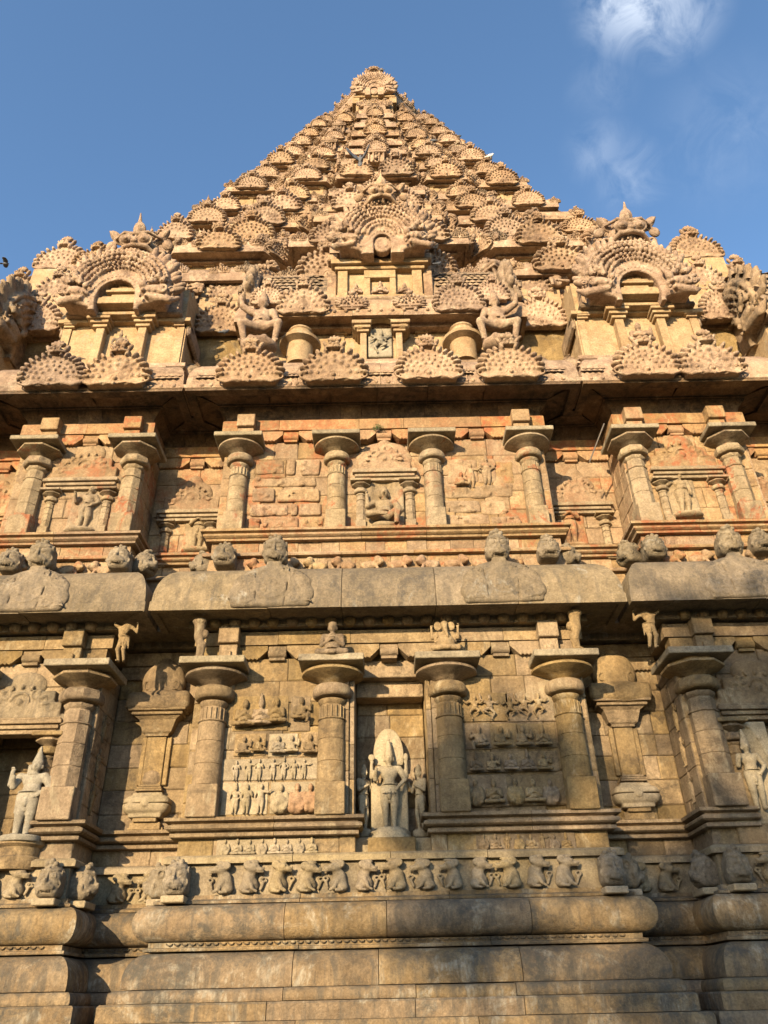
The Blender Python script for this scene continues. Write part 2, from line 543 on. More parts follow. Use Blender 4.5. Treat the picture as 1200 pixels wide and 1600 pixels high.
    if ledge > 0:      # lichen and soot that settle on upward surfaces
        sx = N.new('ShaderNodeSeparateXYZ'); L.new(g.outputs['Normal'], sx.inputs[0])
        k = ramp(sx.outputs[2], .25, .8)
        k2 = ramp(noise(3.5, 7, .75, .5, wp), .38, .6)
        col = mix(mul(mul(k.outputs['Color'], k2.outputs['Color']), ledge), col, soot_col)
    L.new(col, bs.inputs['Base Color'])
    # relief
    h = noise(grain * 1.6, 7, .72)
    h2 = noise(4.5, 7, .65, .4)
    a1 = N.new('ShaderNodeMath'); a1.operation = 'MULTIPLY_ADD'; a1.inputs[1].default_value = 2.2
    L.new(h2, a1.inputs[0]); L.new(h, a1.inputs[2]); hh = a1.outputs[0]
    vp = N.new('ShaderNodeTexVoronoi'); vp.inputs['Scale'].default_value = grain * 1.1
    L.new(ad.outputs[0], vp.inputs['Vector'])
    pk = ramp(vp.outputs['Distance'], .0, .28)
    a3 = N.new('ShaderNodeMath'); a3.operation = 'MULTIPLY_ADD'; a3.inputs[1].default_value = .35
    L.new(pk.outputs['Color'], a3.inputs[0]); L.new(hh, a3.inputs[2]); hh = a3.outputs[0]
    if carve > 0:
        wv = N.new('ShaderNodeTexWave'); wv.wave_type = 'RINGS'; wv.inputs['Scale'].default_value = 2.2
        wv.inputs['Distortion'].default_value = 9; wv.inputs['Detail'].default_value = 2; wv.inputs['Detail Scale'].default_value = 1.3
        L.new(wp, wv.inputs['Vector'])
        a2 = N.new('ShaderNodeMath'); a2.operation = 'MULTIPLY_ADD'; a2.inputs[1].default_value = carve
        rr = ramp(wv.outputs['Fac'], .3, .6)
        L.new(rr.outputs['Color'], a2.inputs[0]); L.new(hh, a2.inputs[2]); hh = a2.outputs[0]
    b = N.new('ShaderNodeBump'); b.inputs['Strength'].default_value = min(1.0, bump * 1.25); b.inputs['Distance'].default_value = .035
    L.new(hh, b.inputs['Height']); L.new(b.outputs[0], bs.inputs['Normal'])
    return mt

M_PLINTH = stone_mat('weathered_granite', (.33, .225, .12), (.50, .36, .205), (.42, .29, .155), soot=.72, soot_col=(.12, .115, .10), pale=.6, pale_col=(.58, .52, .40), streak=.55, bump=.5, var=.14, ledge=.55)
M_LOW = stone_mat('tan_granite', (.37, .25, .125), (.55, .395, .21), (.46, .32, .165), soot=.45, soot_col=(.14, .105, .07), pale=.25, pale_col=(.56, .46, .30), streak=.28, bump=.55, var=.22)
M_GREY = stone_mat('grey_granite', (.31, .25, .17), (.47, .38, .26), (.39, .31, .21), soot=.35, pale=.15, streak=.15, bump=.55, var=.12)
M_CORN = stone_mat('grey_brown_cornice_granite', (.32, .25, .16), (.48, .37, .24), (.40, .31, .20), soot=.35, soot_col=(.12, .11, .10), pale=.1, streak=.4, bump=.55, var=.14, ledge=.4)
M_UP = stone_mat('orange_granite', (.46, .30, .16), (.60, .43, .25), (.53, .36, .20), soot=.18, soot_col=(.16, .10, .07), pale=.35, pale_col=(.62, .48, .30), red=.45, red_col=(.43, .15, .07), streak=.15, bump=.5, var=.16)
M_RED = stone_mat('red_ochre_stained_stone', (.50, .30, .15), (.62, .40, .20), (.55, .34, .17), soot=.2, soot_col=(.13, .08, .06), pale=.3, pale_col=(.60, .45, .27), red=.85, red_col=(.42, .13, .06), streak=.2, bump=.45, var=.14)
M_TOWER = stone_mat('pinkish_stucco', (.53, .345, .225), (.78, .555, .375), (.66, .455, .30), soot=.66, soot_col=(.20, .13, .09), pale=.2, pale_col=(.75, .64, .46), streak=.15, bump=.55, var=.14, ledge=.85)
M_TWALL = stone_mat('yellow_plaster', (.58, .38, .20), (.72, .53, .31), (.65, .46, .26), soot=.2, soot_col=(.30, .18, .10), pale=.1, streak=.15, bump=.3, var=.06, ledge=.4)
M_SOOT = stone_mat('sooty_stucco', (.46, .32, .21), (.68, .49, .33), (.57, .41, .27), soot=.72, soot_col=(.08, .07, .06), pale=.1, streak=.3, bump=.55, var=.1, ledge=.8)
M_SOFF = stone_mat('stained_shaded_soffit', (.26, .16, .09), (.42, .28, .16), (.30, .19, .11), soot=.95, streak=.3, bump=.5, var=.12)  # black staining, with the overhang's shade also put into the colour
M_PALE = stone_mat('pale_statue_granite', (.50, .40, .25), (.62, .51, .34), (.56, .46, .30), soot=.25, soot_col=(.25, .19, .12), streak=.05, bump=.15, var=.05, grain=40)
M_SGREY = stone_mat('grey_statue_granite', (.40, .36, .28), (.55, .48, .36), (.47, .41, .31), soot=.2, streak=.08, bump=.2, var=.08, grain=40)
M_CREAM = stone_mat('cream_carved_granite', (.46, .37, .23), (.62, .50, .33), (.54, .43, .28), soot=.2, soot_col=(.2, .17, .13), streak=.1, bump=.3, var=.14, grain=36)
M_PIL = stone_mat('tan_pillar_granite', (.46, .34, .20), (.60, .47, .30), (.53, .40, .25), soot=.25, soot_col=(.15, .11, .08), pale=.3, pale_col=(.60, .50, .34), red=.12, streak=.25, bump=.5, var=.1)
M_ABAC = stone_mat('pale_abacus_granite', (.44, .36, .24), (.58, .48, .33), (.51, .42, .28), soot=.3, soot_col=(.16, .13, .10), streak=.15, bump=.5, var=.1)
M_FRZ = stone_mat('brown_frieze_granite', (.38, .29, .18), (.52, .41, .26), (.45, .35, .21), soot=.3, soot_col=(.16, .14, .11), streak=.15, bump=.35, var=.16, grain=34)
M_TERRA = stone_mat('reddish_relief_stone', (.48, .28, .15), (.58, .37, .21), (.53, .32, .18), soot=.05, streak=.05, bump=.3, var=.06)

def simple(name, col, rough=.8, metal=0.0):
    mt = bpy.data.materials.new(name); mt.use_nodes = True
    N = mt.node_tree.nodes; L = mt.node_tree.links
    bs = N['Principled BSDF']; bs.inputs['Roughness'].default_value = rough; bs.inputs['Metallic'].default_value = metal
    n = N.new('ShaderNodeTexNoise'); n.inputs['Scale'].default_value = 14; n.inputs['Detail'].default_value = 5
    r = N.new('ShaderNodeValToRGB')
    r.color_ramp.elements[0].position = .35; r.color_ramp.elements[1].position = .65
    r.color_ramp.elements[0].color = tuple(c * .7 for c in col) + (1,); r.color_ramp.elements[1].color = tuple(min(1, c * 1.2) for c in col) + (1,)
    L.new(n.outputs['Fac'], r.inputs['Fac']); L.new(r.outputs['Color'], bs.inputs['Base Color'])
    return mt
M_BIRD = simple('slate_feathers', (.07, .075, .09), .7)
M_BIRDW = simple('white_feathers', (.6, .6, .58), .7)
M_LEAF = simple('green_leaf', (.05, .09, .025), .7)
M_BARK = simple('bark', (.13, .09, .06), .9)
M_METAL = simple('dull_metal', (.12, .10, .085), .6, .5)
M_SOIL = stone_mat('lawn_and_soil', (.06, .075, .03), (.16, .13, .08), (.09, .10, .045), soot=.1, streak=0, bump=.6, var=0)

# ------------------------------------------------------------------ sculpture library
def human(S, o=(0, 0, 0), h=1.0, legs='stand', arms=((-1, 'down'), (1, 'down')), crown='tall', sway=0.0, face=True, turn=0.0, fat=1.0, head=True, k=None, th=1.0):
    """front looks to -Y. h = height of a standing body without the crown"""
    o = np.array(o, float)
    k = .012 * h if k is None else k
    def P(x, y, z): return o + h * np.array([x, y, z])
    f = fat
    zb = {'stand': .53, 'sit': .10, 'dance': .46, 'lalita': .12, 'kneel': .22}.get(legs, .53)
    dz = zb - .53
    # torso
    S.ell(P(0, .01, .52 + dz), np.array([.105 * f, .075 * f, .075]) * h, k * 1.5)
    S.ell(P(sway * .3, 0, .60 + dz), np.array([.078 * f * f, .065 * f * f, .09]) * h, k * 1.5)
    S.ell(P(sway * .2, .0, .71 + dz), np.array([.115, .07, .095]) * h, k * 1.8)
    S.cap(P(-.12, .01, .775 + dz), P(.12, .01, .775 + dz), .042 * h, None, k * 2)
    hx = sway * .35
    if head:
        S.cap(P(.5 * hx, 0, .80 + dz), P(hx, -.005, .86 + dz), .034 * h, None, k)
        S.ell(P(hx, -.01, .91 + dz), np.array([.058, .062, .075]) * h, k)
        if face:
            S.ell(P(hx, -.073, .905 + dz), np.array([.012, .018, .022]) * h, k * .4)
            for sg in (-1, 1):
                S.ell(P(hx + sg * .026, -.070, .925 + dz), np.array([.016, .010, .008]) * h, k * .3, 'sub')
                S.ell(P(hx + sg * .026, -.062, .923 + dz), np.array([.012, .010, .005]) * h, k * .3)
                S.ell(P(hx + sg * .062, .0, .90 + dz), np.array([.014, .02, .035]) * h, k * .4)
            S.ell(P(hx, -.066, .872 + dz), np.array([.020, .010, .006]) * h, k * .3)
            S.ell(P(hx, -.060, .884 + dz), np.array([.02, .02, .003]) * h, k * .2, 'sub')
        if crown == 'tall':
            for i in range(5):
                S.rnd(P(hx, 0, .965 + .04 * i + dz), (.064 - .008 * i) * h, .024 * h, .01 * h, k * .4, R2=(.058 - .008 * i) * h)
            S.ell(P(hx, 0, 1.17 + dz), .02 * h, k)
        elif crown == 'cone':
            for i in range(5):
                S.rnd(P(hx, 0, .965 + .045 * i + dz), (.068 - .012 * i) * h, .026 * h, .01 * h, k * .4, R2=(.060 - .012 * i) * h)
            S.ell(P(hx, 0, 1.18 + dz), .012 * h, k)
        elif crown == 'short':
            S.rnd(P(hx, 0, .975 + dz), .064 * h, .03 * h, .012 * h, k * .5, R2=.055 * h)
            S.ell(P(hx, 0, 1.02 + dz), np.array([.045, .045, .04]) * h, k)
        elif crown == 'bun':
            S.ell(P(hx, 0, .965 + dz), np.array([.068, .068, .03]) * h, k * .5)
            S.ell(P(hx, .01, 1.0 + dz), np.array([.045, .045, .045]) * h, k * .5)
        elif crown == 'cap':
            S.rnd(P(hx, .0, .955 + dz), .068 * h, .022 * h, .01 * h, k * .4)
            S.ell(P(hx, .0, .975 + dz), np.array([.062, .062, .03]) * h, k * .4)
    S.tor(P(0, .0, .80 + dz), .052 * h, .011 * h, 'z', k * .3)
    S.tor(P(0, .01, .565 + dz), .095 * f * h, .011 * h, 'z', k * .3, sx=1.05)
    # legs
    if legs == 'stand':
        for sg in (-1, 1):
            hp, kn, an = P(sg * .055 + 0, .01, .50), P(sg * .060 + sway * .2, -.015, .28), P(sg * .055, .01, .05)
            S.cap(hp, kn, .062 * h * th, .043 * h * th, k); S.cap(kn, an, .043 * h * th, .028 * h * th, k)
            S.cap(P(sg * .055, .02, .022), P(sg * .075, -.075, .015), .026 * h, .018 * h, k)
        S.ell(P(0, -.06, .43), np.array([.03, .03, .07]) * h, k)
        S.tor(P(0, -.055, .40), .055 * h, .011 * h, 'y', k * .3)
        S.cap(P(-.10, -.02, .50), P(-.11, -.01, .30), .018 * h, .012 * h, k)
        S.cap(P(.10, -.02, .50), P(.11, -.01, .30), .018 * h, .012 * h, k)
    elif legs == 'sit':
        for sg in (-1, 1):
            hp, kn, an = P(sg * .06, .0, .09), P(sg * .20, -.10, .06), P(-sg * .04, -.17, .04)
            S.cap(hp, kn, .07 * h, .05 * h, k); S.cap(kn, an, .05 * h, .03 * h, k)
    elif legs == 'lalita':
        S.cap(P(-.05, 0, .10), P(-.20, -.10, .08), .068 * h, .048 * h, k); S.cap(P(-.20, -.10, .08), P(.02, -.17, .05), .048 * h, .03 * h, k)
        S.cap(P(.06, 0, .10), P(.17, -.14, .12), .068 * h, .048 * h, k); S.cap(P(.17, -.14, .12), P(.15, -.12, -.14), .045 * h, .028 * h, k)
        S.cap(P(.15, -.12, -.15), P(.17, -.20, -.16), .026 * h, .018 * h, k)
    elif legs == 'squat':
        for sg in (-1, 1):
            S.cap(P(sg * .06, 0, .50 + dz), P(sg * .24, -.12, .46 + dz), .072 * h, .055 * h, k)
            S.cap(P(sg * .24, -.12, .46 + dz), P(sg * .19, -.04, .20 + dz), .052 * h, .033 * h, k)
            S.cap(P(sg * .19, -.03, .19 + dz), P(sg * .24, -.12, .17 + dz), .03 * h, .02 * h, k)
    elif legs == 'dance':
        S.cap(P(-.05, 0, .44), P(-.17, -.05, .26), .06 * h, .042 * h, k); S.cap(P(-.17, -.05, .26), P(-.06, 0, .05), .042 * h, .026 * h, k)
        S.cap(P(.06, 0, .44), P(.20, -.08, .34), .06 * h, .042 * h, k); S.cap(P(.20, -.08, .34), P(.02, -.08, .22), .042 * h, .026 * h, k)
        S.cap(P(-.06, 0, .03), P(-.12, -.06, .02), .024 * h, .018 * h, k)
    elif legs == 'kneel':
        S.cap(P(-.05, 0, .20), P(-.07, -.14, .20), .066 * h, .05 * h, k); S.cap(P(-.07, -.14, .20), P(-.07, -.10, .03), .046 * h, .03 * h, k)
        S.cap(P(.05, 0, .20), P(.12, -.12, .07), .066 * h, .05 * h, k); S.cap(P(.12, -.12, .07), P(.04, .08, .04), .046 * h, .03 * h, k)
    # arms
    for sg, a in arms:
        sh = P(sg * .135, .01, .775 + dz)
        A = {'down': [(.175, .0, .62), (.165, -.03, .48)],
             'hip': [(.215, .0, .63), (.125, -.05, .53)],
             'abhaya': [(.185, -.02, .635), (.175, -.10, .73)],
             'up': [(.215, -.01, .70), (.225, -.03, .875)],
             'back_up': [(.235, .03, .68), (.235, .0, .84)],
             'pray': [(.16, -.03, .62), (.018, -.11, .69)],
             'raise': [(.27, -.02, .86), (.30, -.04, 1.02)],
             'out': [(.24, -.03, .72), (.34, -.05, .80)],
             'outd': [(.22, -.03, .66), (.32, -.05, .58)],
             'knee': [(.19, -.02, .62), (.17, -.10, .50)],
             'lap': [(.16, -.02, .63), (.04, -.10, .55)]}[a]
        el, ha = P(sg * A[0][0], A[0][1], A[0][2] + dz), P(sg * A[1][0], A[1][1], A[1][2] + dz)
        S.cap(sh, el, .038 * h * th, .029 * h * th, k); S.cap(el, ha, .029 * h * th, .020 * h * th, k)
        d = (ha - el) / (np.linalg.norm(ha - el) + 1e-9)
        side = np.array([1.0, 0, 0]) - d * d[0]; side /= np.linalg.norm(side)
        S.ell(ha + d * .018 * h, np.array([.021, .016, .024]) * h, k * .5)
        for q, ln in zip((-1.5, -.5, .5, 1.5), (.034, .042, .040, .030)):
            S.cap(ha + d * .03 * h + side * q * .0115 * h, ha + d * (.03 + ln) * h + side * q * .013 * h - np.array([0, .006 * h, 0]), .0066 * h, .005 * h, k * .15)
        S.cap(ha + d * .01 * h - side * sg * .018 * h, ha + d * .038 * h - side * sg * .034 * h, .0075 * h, .006 * h, k * .2)
        S.tor(el * .4 + sh * .6, .036 * h, .008 * h, 'z', k * .3)
    return S

def finish(S, name, worn=0.0, back=None, seed=1, ws=14):
    if worn: S.worn(worn, ws, seed)
    return S.mesh(name, back)

def sc_kudu(seed=0, cell=.019, kind=0):
    """horseshoe gable ornament: unit half width ~.70, base at z=0, front to -Y"""
    r = random.Random(seed)
    S = Sculpt((-.80, -.22, -.10), (.80, .16, 1.36), cell)
    S.disc((0, .03, .20), .56, .08, .02, .01, sx=1.10, sz=1.0)
    S.box((0, .03, -.30), (.9, .3, .27), .01, .004, 'sub')
    n = (15, 13, 17)[kind]
    for i in range(n):
        a = PI * (-.02 + 1.04 * i / (n - 1))
        ca, sa = math.cos(a), math.sin(a)
        if abs(ca) < .13: continue
        ra = .60 + r.uniform(-.012, .012)
        S.ell((ca * ra * 1.06, -.02 + .015 * (i % 2), .20 + sa * ra * .98), (.115, .095, .050), .003, rot=math.atan2(sa, ca * 1.06))
        S.ell((ca * (ra - .05) * 1.06, -.09, .20 + sa * (ra - .05) * .98), (.030, .030, .030), .003)
    rows = ((.44, 11, .037), (.33, 9, .036), (.22, 6, .034)) if kind != 1 else ((.45, 9, .046), (.31, 7, .044))
    for (R, nb, rb) in rows:
        for i in range(nb):
            a = PI * (.02 + .96 * i / (nb - 1)) + r.uniform(-.02, .02)
            if r.random() < .05: continue
            S.ell((math.cos(a) * R * 1.10, -.052, .16 + math.sin(a) * R * 1.02), (rb * 1.0, .036, rb * 1.0 * r.uniform(.95, 1.15)), .003)
    S.tor((0, -.05, .10), .115, .018, 'y', .006, a0=-.2, a1=3.4)
    S.ell((0, -.06, .12), (.050, .035, .050), .006)
    for sg in (-1, 1):                     # wavy lower rim curling up at the ends
        S.cap((sg * .04, -.06, -.02), (sg * .24, -.06, .02), .026, .024, .006)
        S.cap((sg * .24, -.06, .02), (sg * .48, -.05, -.03), .024, .030, .006)
        S.cap((sg * .48, -.05, -.03), (sg * .68, -.03, .06), .030, .024, .006)
        S.tor((sg * .66, -.04, .11), .05, .02, 'y', .006)
    S.ell((0, -.08, -.03), (.04, .035, .05), .008)
    S.ell((0, -.02, .86), (.17, .12, .10), .02)
    for sg in (-1, 1):
        S.ell((sg * .07, -.13, .89), (.042, .035, .036), .004)
        S.tor((sg * .07, -.13, .89), .05, .012, 'y', .004)
        S.cap((sg * .03, -.12, .80), (sg * .20, -.08, .83), .035, .022, .006)
        S.ell((sg * .20, -.02, .97), (.045, .05, .10), .008, rot=-sg * .5)
    S.ell((0, -.14, .85), (.03, .04, .03), .005)
    for a, l in ((-.9, .085), (-.45, .10), (.45, .10), (.9, .085), (0, .12)):
        S.ell((math.sin(a) * .13, -.03, 1.00 + math.cos(a) * .11), (.040, .05, l * .8), .004, rot=-a)
    return finish(S, 'horseshoe_gable', .007, .13, seed, 8)

def sc_kudu_small(seed=0, cell=.034):
    r = random.Random(seed)
    S = Sculpt((-.76, -.20, -.05), (.76, .16, 1.16), cell)
    S.disc((0, .03, .24), .42, .08, .03, .02, sx=1.18, sz=.95)
    S.ell((0, -.08, .80), (.12, .10, .08), .02)
    n = 11
    for i in range(n):
        a = PI * (-.04 + 1.08 * i / (n - 1)); ca, sa = math.cos(a), math.sin(a)
        S.ell((ca * .60, -.03, .28 + sa * .48), (.14, .06, .068), .008, rot=math.atan2(sa * .9, ca) + .2 * (1 if ca > 0 else -1))
    for R, nb in ((.45, 10), (.30, 7), (.15, 3)):
        for i in range(nb):
            a = PI * (.03 + .94 * i / (nb - 1))
            S.ell((math.cos(a) * R * 1.05, -.08, .22 + math.sin(a) * R * .95), (.050, .055, .050), .004)
    for sg in (-1, 1):
        S.cap((sg * .05, -.07, .03), (sg * .62, -.04, .06), .045, .05, .015)
    S.ell((0, -.03, .82), (.15, .11, .09), .03)
    for a in (-.8, 0, .8):
        S.ell((math.sin(a) * .13, -.02, .92 + math.cos(a) * .09), (.055, .06, .10), .008, rot=-a)
    return finish(S, 'small_gable', .020, .12, seed, 10)

def sc_model_shrine(seed=0, cell=.03):
    """little square shrine: body with pilasters, eave, domed roof, a gable on its face; 1.1 wide, 1.5 high"""
    S = Sculpt((-.66, -.42, -.04), (.66, .3, 1.62), cell)
    S.box((0, .02, .28), (.40, .30, .30), .01, .01)
    for x in (-.36, -.14, .14, .36): S.box((x, -.29, .26), (.045, .05, .28), .01, .006)
    S.box((0, .0, .56), (.48, .38, .035), .01, .006)
    S.box((0, .0, .70), (.54, .40, .09), .07, .02)
    S.ell((0, .02, 1.02), (.46, .32, .30), .04)
    S.ell((0, .0, 1.42), (.09, .09, .14), .03)
    S.disc((0, -.32, .92), .22, .07, .02, .01, sx=1.2)
    for i in range(7):
        a = PI * i / 6; S.ell((math.cos(a) * .26, -.36, .90 + math.sin(a) * .24), (.07, .04, .05), .006, rot=a)
        if i % 2: S.ell((math.cos(a) * .14, -.40, .90 + math.sin(a) * .12), .032, .004)
    for x in (-.42, .42): S.ell((x, -.36, .72), (.08, .05, .08), .01)
    S.ell((0, -.34, .20), (.09, .07, .14), .02); S.ell((0, -.36, .40), .06, .01)
    return finish(S, 'model_shrine', .016, .28, seed, 8)

def sc_bignasika(seed=0, cell=.026, arch=.36, figures=True):
    """the great arched gable, unit half width ~1.0, lip bottom z=0"""
    r = random.Random(seed)
    S = Sculpt((-1.16, -.34, -.14), (1.16, .20, 1.40), cell)
    S.disc((0, 0, .28), .86, .12, .04, .03, sx=1.02, sz=1.0)
    S.box((0, .0, .06), (.84, .14, .14), .06, .05)
    n = 25
    for i in range(n):
        a = PI * (-.02 + 1.04 * i / (n - 1)); ca, sa = math.cos(a), math.sin(a)
        if abs(ca) < .22: continue
        S.ell((ca * .95, -.03 + .04 * (i % 2), .32 + sa * .86), (.17 + r.uniform(-.03, .03), .07, .055), .008, rot=math.atan2(sa, ca) + .45 * (1 if ca > 0 else -1))
    for R, rb, off in (((.27, .030, .13), (.35, .032, .13)) if arch < .3 else ()) + ((.47, .030, .14), (.555, .038, .15), (.65, .040, .16), (.745, .042, .15), (.84, .036, .12)):
        nb = int(PI * R * 1.0 / (rb * 2.3))
        for i in range(nb + 1):
            a = PI * (.06 + .88 * i / nb)
            S.ell((math.cos(a) * R * 1.02, -off + r.uniform(-.01, .01), .22 + math.sin(a) * R * 1.0), (rb, .055, rb * r.uniform(.9, 1.3)), .004)
    for sg in (-1, 1):
        # makara: body, leg, curled tail, rider, trunk curving out along the foot
        S.ell((sg * .62, -.17, .14), (.20, .08, .09), .02, rot=sg * .2)
        S.cap((sg * .56, -.17, .02), (sg * .90, -.12, -.01), .05, .07, .03)
        S.cap((sg * .90, -.12, -.01), (sg * 1.04, -.06, .10), .06, .03, .02)
        for q in range(7): S.ell((sg * (.46 + .085 * q), -.22 + .012 * q, -.01 + .006 * q * q * .4), (.026, .03, .024), .003)
        for q in range(5): S.ell((sg * (.50 + .085 * q), -.25 + .015 * q, .08 + .01 * q), (.030, .03, .030), .003)
        S.ell((sg * .48, -.24, .20), (.06, .05, .065), .012)
        S.cap((sg * .46, -.24, .24), (sg * .40, -.22, .33), .035, .02, .012)
        S.tor((sg * .80, -.19, .16), .07, .022, 'y', .008); S.tor((sg * .93, -.14, .20), .05, .02, 'y', .008)
        for q, (x_, z_) in enumerate(((.60, .32), (.70, .42), (.80, .34))):
            S.ell((sg * x_, -.20, z_), (.042, .045, .07), .008); S.ell((sg * x_, -.22, z_ + .09), .030, .006)
            S.cap((sg * x_, -.22, z_), (sg * (x_ + .06), -.24, z_ + .06), .016, .012, .006)
            S.cap((sg * x_, -.22, z_ - .03), (sg * (x_ - .06), -.24, z_ - .06), .022, .014, .006)
    S.ell((0, -.05, .10), (arch, .60, arch * 1.05), .012, 'sub')
    S.box((0, -.05, -.10), (arch * .98, .6, .22), .02, .012, 'sub')
    S.tor((0, -.12, .10), arch + .012, .020, 'y', .006, a0=-.1, a1=3.24)
    for i in range(int(arch * 60)):
        a = PI * (i + .5) / int(arch * 60)
        S.ell((math.cos(a) * (arch + .065), -.125, .11 + math.sin(a) * (arch + .065)), (.024, .03, .024), .003)
    for sg in (-1, 1):
        S.ell((sg * .70, .0, -.13), (.30, .5, .075), .02, 'sub')
    if arch < .3:
        S.disc((0, -.02, .08), arch * 1.05, .07, .02, .01)
        S.tor((0, -.10, .08), arch * .6, .014, 'y', .004)
    return finish(S, 'great_arched_gable', .008, .16, seed, 9)

def sc_kirti(seed=0, cell=.021, crest=1.0):
    """lion-demon face, half width ~.55, base at z=0"""
    S = Sculpt((-.66, -.46, -.06), (.66, .20, 1.12 + .2 * crest), cell)
    S.ell((0, .04, .36), (.36, .20, .28), .05)
    for sg in (-1, 1):
        S.ell((sg * .165, -.22, .44), (.12, .13, .12), .008)
        S.tor((sg * .165, -.25, .44), .135, .024, 'y', .008)
        S.ell((sg * .165, -.35, .43), (.035, .02, .035), .004)
        S.cap((sg * .03, -.24, .60), (sg * .22, -.20, .66), .05, .045, .012)
        S.cap((sg * .22, -.20, .66), (sg * .42, -.08, .58), .045, .03, .012)
        S.cap((0, -.32, .26), (sg * .20, -.26, .24), .065, .06, .012)
        S.cap((sg * .20, -.26, .24), (sg * .38, -.14, .08), .06, .04, .012)
        S.tor((sg * .44, -.10, .14), .07, .03, 'y', .008)
        for i in range(3):
            S.ell((sg * (.06 + .10 * i), -.24 + .03 * i, .13 - .01 * i), (.026, .03, .055), .003)
        S.ell((sg * .43, .0, .66), (.10, .05, .24), .010, rot=-sg * .55)
        S.ell((sg * .50, -.03, .72), (.04, .04, .15), .006, rot=-sg * .55)
        S.ell((sg * .54, .0, .44), (.10, .05, .13), .010, rot=sg * .3)
    S.ell((0, -.36, .33), (.07, .07, .06), .008)
    S.cap((0, -.32, .36), (0, -.22, .58), .035, .03, .01)
    S.cap((-.30, -.14, .03), (.30, -.14, .03), .04, None, .01)
    S.ell((0, -.04, .82), (.13, .08, .24), .008); S.ell((0, -.10, .80), (.06, .05, .15), .006)
    S.cap((0, -.04, .98), (0, -.02, 1.10 + .15 * crest), .05, .015, .01)
    return finish(S, 'demon_face', .006, .14, seed, 8)

def sc_lionhead(seed=0, cell=.019):
    """block-like lion head boss, about .55 wide and .6 high"""
    S = Sculpt((-.34, -.36, -.04), (.34, .26, .68), cell)
    S.box((0, .0, .24), (.25, .24, .23), .12, .03)
    S.ell((0, .0, .44), (.23, .22, .17), .05)
    S.ell((0, -.22, .18), (.16, .12, .12), .03)
    S.ell((0, -.26, .10), (.18, .04, .028), .01, 'sub')
    for sg in (-1, 1):
        S.ell((sg * .105, -.225, .36), (.065, .05, .055), .006)
        S.tor((sg * .105, -.235, .36), .075, .016, 'y', .005)
        S.cap((sg * .02, -.24, .45), (sg * .19, -.17, .47), .035, .025, .01)
        S.cap((0, -.33, .22), (sg * .16, -.25, .16), .035, .03, .01)
        S.tor((sg * .22, -.16, .22), .055, .018, 'y', .006)
        S.tor((sg * .25, -.05, .42), .06, .02, 'x', .006)
        S.ell((sg * .10, -.12, .57), (.06, .07, .05), .012)
        for i in range(3): S.ell((sg * (.03 + .055 * i), -.285 + .02 * i, .105), (.018, .02, .03), .003)
    S.ell((0, -.33, .27), (.045, .05, .04), .008)
    S.cap((0, -.28, .33), (0, -.22, .50), .03, .025, .01)
    S.ell((0, -.12, .61), (.06, .06, .06), .012)
    return finish(S, 'lion_head', .010, .22, seed + 3, 9)

def sc_yali(seed=0, cell=.0115):
    """crouching yali of the plinth frieze, looks to +X over its shoulder, height .42, half width .17"""
    r = random.Random(seed)
    S = Sculpt((-.19, -.17, -.02), (.22, .06, .47), cell)
    S.ell((-.02, -.02, .11), (.115, .10, .115), .03)
    S.ell((-.03, -.03, .20), (.085, .085, .11), .03)
    S.cap((-.02, -.04, .24), (.02, -.06, .31), .065, .06, .03)
    S.ell((.03, -.08, .335), (.085, .075, .070), .02)
    S.ell((.105, -.10, .315), (.055, .045, .035), .02)
    S.cap((.09, -.11, .29), (.15, -.10, .285), .018, .014, .01)
    S.ell((.155, -.10, .335), (.018, .02, .018), .008)
    S.ell((.06, -.15, .355), (.018, .014, .018), .005)
    S.ell((-.045, -.09, .375), (.050, .045, .060), .012)
    S.tor((-.045, -.12, .375), .038, .014, 'y', .006)
    S.ell((.03, -.06, .42), (.07, .05, .028), .012)
    S.cap((-.02, -.10, .17), (.03, -.13, .07), .035, .026, .015)
    S.cap((.03, -.13, .06), (.08, -.13, .03), .026, .02, .01)
    S.ell((-.07, -.06, .07), (.075, .075, .065), .02)
    S.cap((-.07, -.12, .03), (.0, -.14, .02), .024, .02, .01)
    S.cap((.12, -.03, .06), (.15, -.03, .16), .018, .022, .01)
    S.tor((.15, -.03, .19), .030, .014, 'y', .008)
    S.ell((.15, -.03, .28), (.02, .02, .03), .01)
    return finish(S, 'crouching_yali', .004, .045, seed + 5, 22)

def sc_crouchlion(seed=0, cell=.02):
    """squat lion of the upper frieze, width .5, height .36, body to +X"""
    S = Sculpt((-.28, -.16, -.02), (.28, .06, .42), cell)
    S.ell((.06, -.02, .17), (.18, .09, .10), .03)
    S.ell((-.14, -.07, .24), (.10, .09, .10), .025)
    S.ell((-.20, -.12, .21), (.05, .05, .04), .015)
    S.ell((-.12, -.05, .33), (.07, .06, .04), .015)
    S.cap((-.08, -.08, .16), (-.12, -.11, .03), .04, .03, .015)
    S.cap((.16, -.06, .15), (.10, -.09, .03), .05, .03, .02)
    S.cap((.20, -.02, .18), (.22, -.03, .32), .025, .02, .015)
    return finish(S, 'crouching_lion', .008, .045, seed, 14)

